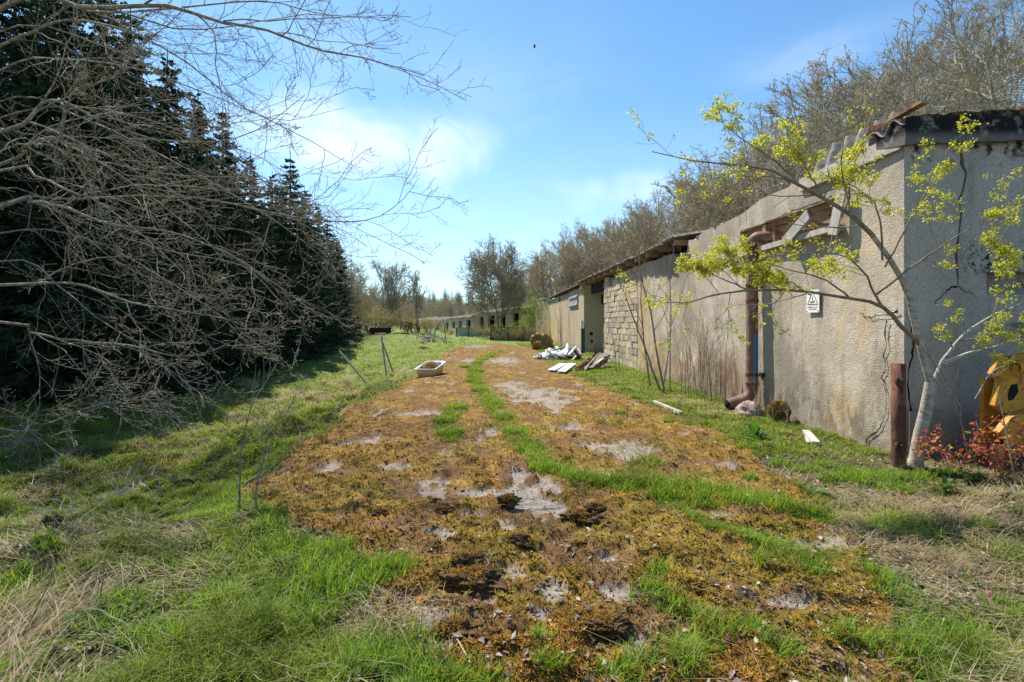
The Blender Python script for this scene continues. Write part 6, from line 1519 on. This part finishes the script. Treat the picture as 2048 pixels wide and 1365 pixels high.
# leaning fence posts on the left
for i, (pa, pb, w_, lab) in enumerate([((726, 758), (678, 702), .055, 'grey post leaning far over, left of the bathtub'), ((772, 746), (763, 673), .05, 'grey upright post behind the bathtub'), ((784, 738), (765, 685), .045, 'second grey post crossing the upright one')]):
    xb, yb_ = gp(pa[0], pa[1], -.25); a_ = at(pa[0], pa[1], yb_); b_ = at(pb[0], pb[1], yb_ + (.2 if i else .1)); rt = thing('old_fence_post', lab, 'fence post', a_, 'old leaning fence posts')
    a = Acc(); dn_ = np.array(a_) - (np.array(b_) - np.array(a_)) * .15; a.bar(dn_, b_, w_, w_ * .8); add_obj('post', a.mesh('post', rt), MAT['greywood'], rt)
rt = thing('thin_iron_stake', 'thin dark stake standing in the grass beyond the brushwood', 'stake', at(892, 690, 38)); a = Acc(); a.tube([spline([at(893, 692, 38), at(890, 665, 38), at(886, 640, 38)], 8)], [np.full(8, .03)], 6); add_obj('stake', a.mesh('stake', rt), MAT['darkrust'], rt)
# brushwood heap
bh = thing('brushwood_heap', 'tangled heap of dead branches in the grass left of the yard', 'brushwood', (*gp(860, 686, -.1), 0)); x0, y0 = gp(860, 686, -.1); a = Acc(); rb = np.random.default_rng(14); PS = []
for k in range(90):
    c_ = np.array([x0 + rb.normal(0, .9), y0 + rb.normal(0, 1.3), rb.uniform(-.1, .55)]); an = rb.uniform(0, 6.28); l = rb.uniform(.4, 1.5); d = np.array([math.cos(an) * l, math.sin(an) * l, rb.normal(.1, .25) * l]); PS.append([c_ - d / 2, c_ + rb.normal(0, .06, 3), c_ + d / 2])
a.tube(np.array(PS), np.tile([.03, .022, .012], (90, 1)), 4)
for pa, pb in [((857, 690), (862, 655)), ((845, 672), (872, 690)), ((872, 655), (866, 685))]: a.bar(at(*pa, y0), at(*pb, y0), .1, .08)
add_obj('branches', a.mesh('branches', bh), MAT['wood'], bh)
# rusty scrap and dark cart below the twin trees
sc_ = thing('rusty_scrap_heap', 'heap of rusty red scrap metal under the slim bare tree', 'scrap heap', at(825, 662, 64)); a = Acc(); rb = np.random.default_rng(15)
for k in range(40):
    c_ = np.array(at(800 + rb.uniform(0, 42), 664 - rb.uniform(0, 18), 64 + rb.normal(0, .5))); an = rb.uniform(0, 3.1); l = rb.uniform(.3, 1.2); d = np.array([math.cos(an) * l, 0.2 * l, math.sin(an) * l * .8]); a.bar(c_ - d / 2, c_ + d / 2, rb.uniform(.05, .2), .05)
add_obj('scrap', a.mesh('scrap', sc_), simple('red_rust', (.22, .09, .05), (.14, .06, .04), 3, .8), sc_)
ct = at(764, 668, 52); ck = thing('abandoned_trailer', 'dark abandoned trailer frame under the multi stemmed tree', 'trailer', (ct[0], 52, 0)); a = Acc(); a.box((ct[0], 52, .35), (2.3, 1.6, .12)); a.box((ct[0], 51.3, .75), (2.2, .06, .5)); a.box((ct[0] - 1.05, 52, .7), (.06, 1.5, .5)); a.bar((ct[0] - 1.1, 52, .3), (ct[0] - 1.9, 52.1, .1), .1, .1)
add_obj('body', a.mesh('body', ck), MAT['darkrust'], ck)
for dx in (-.7, .7):
    a = Acc(); ring = [(ct[0] + dx + .27 * math.cos(t_), 51.2, .18 + .27 * math.sin(t_)) for t_ in np.linspace(0, 2 * math.pi, 18)]; a.tube([ring], [np.full(18, .08)], 6); add_obj('wheel', a.mesh('wheel', ck), MAT['dark'], ck)

# yellow machine (bracket, arm, pin) at the right edge
YM = 5.25
mh = thing('yellow_machine', 'yellow steel digger attachment standing in the shade against the end wall', 'machine', (5.1, YM, 0))
def mp(px, py): x, y, z = at(px, py, YM); return (x, z)
a = Acc(); a.prism([mp(*p) for p in [(1988, 812), (2002, 755), (1984, 748), (2000, 715), (2022, 713), (2085, 700), (2120, 790), (2090, 880), (2030, 840)]], (0, YM, 0), (1, 0, 0), (0, 0, 1), (0, .05, 0))
a.prism([mp(*p) for p in [(1975, 860), (2000, 830), (2060, 815), (2140, 835), (2120, 905), (2030, 910)]], (0, YM - .12, 0), (1, 0, 0), (0, 0, 1), (0, .06, 0)); mb = add_obj('side_plate', a.mesh('side_plate', mh), MAT['machine'], mh); bv = mb.modifiers.new('bevel', 'BEVEL'); bv.width = .006; bv.segments = 2; bv.limit_method = 'ANGLE'
a = Acc(); x1, z1 = mp(2032, 735); x2, z2 = mp(2120, 725); a.tube([[(x1 - .05, YM - .06, z1), (x1 - .02, YM - .06, z1), (x2, YM - .02, z2)]], [[.045, .07, .07]], 16); a.box((x1 + .05, YM - .03, z1 - .03), (.2, .08, .12)); add_obj('arm', a.mesh('arm', mh), MAT['machine'], mh)
a = Acc(); p3 = [mp(*p) for p in [(2016, 785), (2022, 770), (2034, 768), (2036, 784), (2026, 800), (2016, 802)]]; a.prism(p3, (0, YM - .004, 0), (1, 0, 0), (0, 0, 1), (0, .003, 0)); add_obj('slot', a.mesh('slot', mh), MAT['hole_shade'], mh)
a = Acc(); a.prism([mp(*p) for p in [(2000, 760), (2080, 760), (2080, 900), (2000, 900)]], (0, YM + .18, 0), (1, 0, 0), (0, 0, 1), (0, .05, 0)); a.box((5.35, YM + .1, .5), (.1, .2, .5)); add_obj('rear_plate', a.mesh('rear_plate', mh), MAT['machine'], mh)
a = Acc(); a.box((5.4, YM + .05, .1), (.9, .3, .4)); add_obj('base', a.mesh('base', mh), MAT['darkrust'], mh)
# flying insect
bx = at(1069, 93, 2.2); fi = thing('flying_insect', 'tiny dark insect flying in the blue sky', 'insect', bx); a = Acc(); lump(a, bx, (.0045, .005, .008), 2, 8, .1); add_obj('body', a.mesh('body', fi, True), MAT['insect'], fi)
for s in (-1, 1):
    a = Acc(); c_ = np.array(bx); a.add([c_, c_ + [.004, s * .006, .010], c_ + [.009, s * .008, .013], c_ + [.009, s * .003, .006]], [[0, 1, 2, 3]]); add_obj('wing', a.mesh('wing', fi), MAT['litter2'] if 'litter2' in MAT else MAT['board'], fi)
# dead bracken-like stalks on the left bank
db = thing('dead_stalks', 'bleached dead stalks lying tangled on the left bank', 'dead stalks', (*gp(170, 975, -.25), -.3)); rb = np.random.default_rng(16); PS = []
for k in range(60):
    x, y = gp(60 + rb.uniform(0, 260), 930 + rb.uniform(0, 100), -.25); z = float(gheight(np.array([x]), np.array([y]))[0]) + .03; an = rb.uniform(.5, 2.6); l = rb.uniform(.1, .35); PS.append([(x, y, z), (x + math.cos(an) * l * .5, y + rb.normal(0, .04), z + abs(math.sin(an)) * l * .5), (x + math.cos(an) * l, y + rb.normal(0, .08), z + abs(math.sin(an)) * l * rb.uniform(.5, .9))])
for p_ in PS:
    a = Acc(); a.tube(np.array([p_]), [[.005, .004, .002]], 4); add_obj('stalk', a.mesh('stalk', db), MAT['palewood'], db)
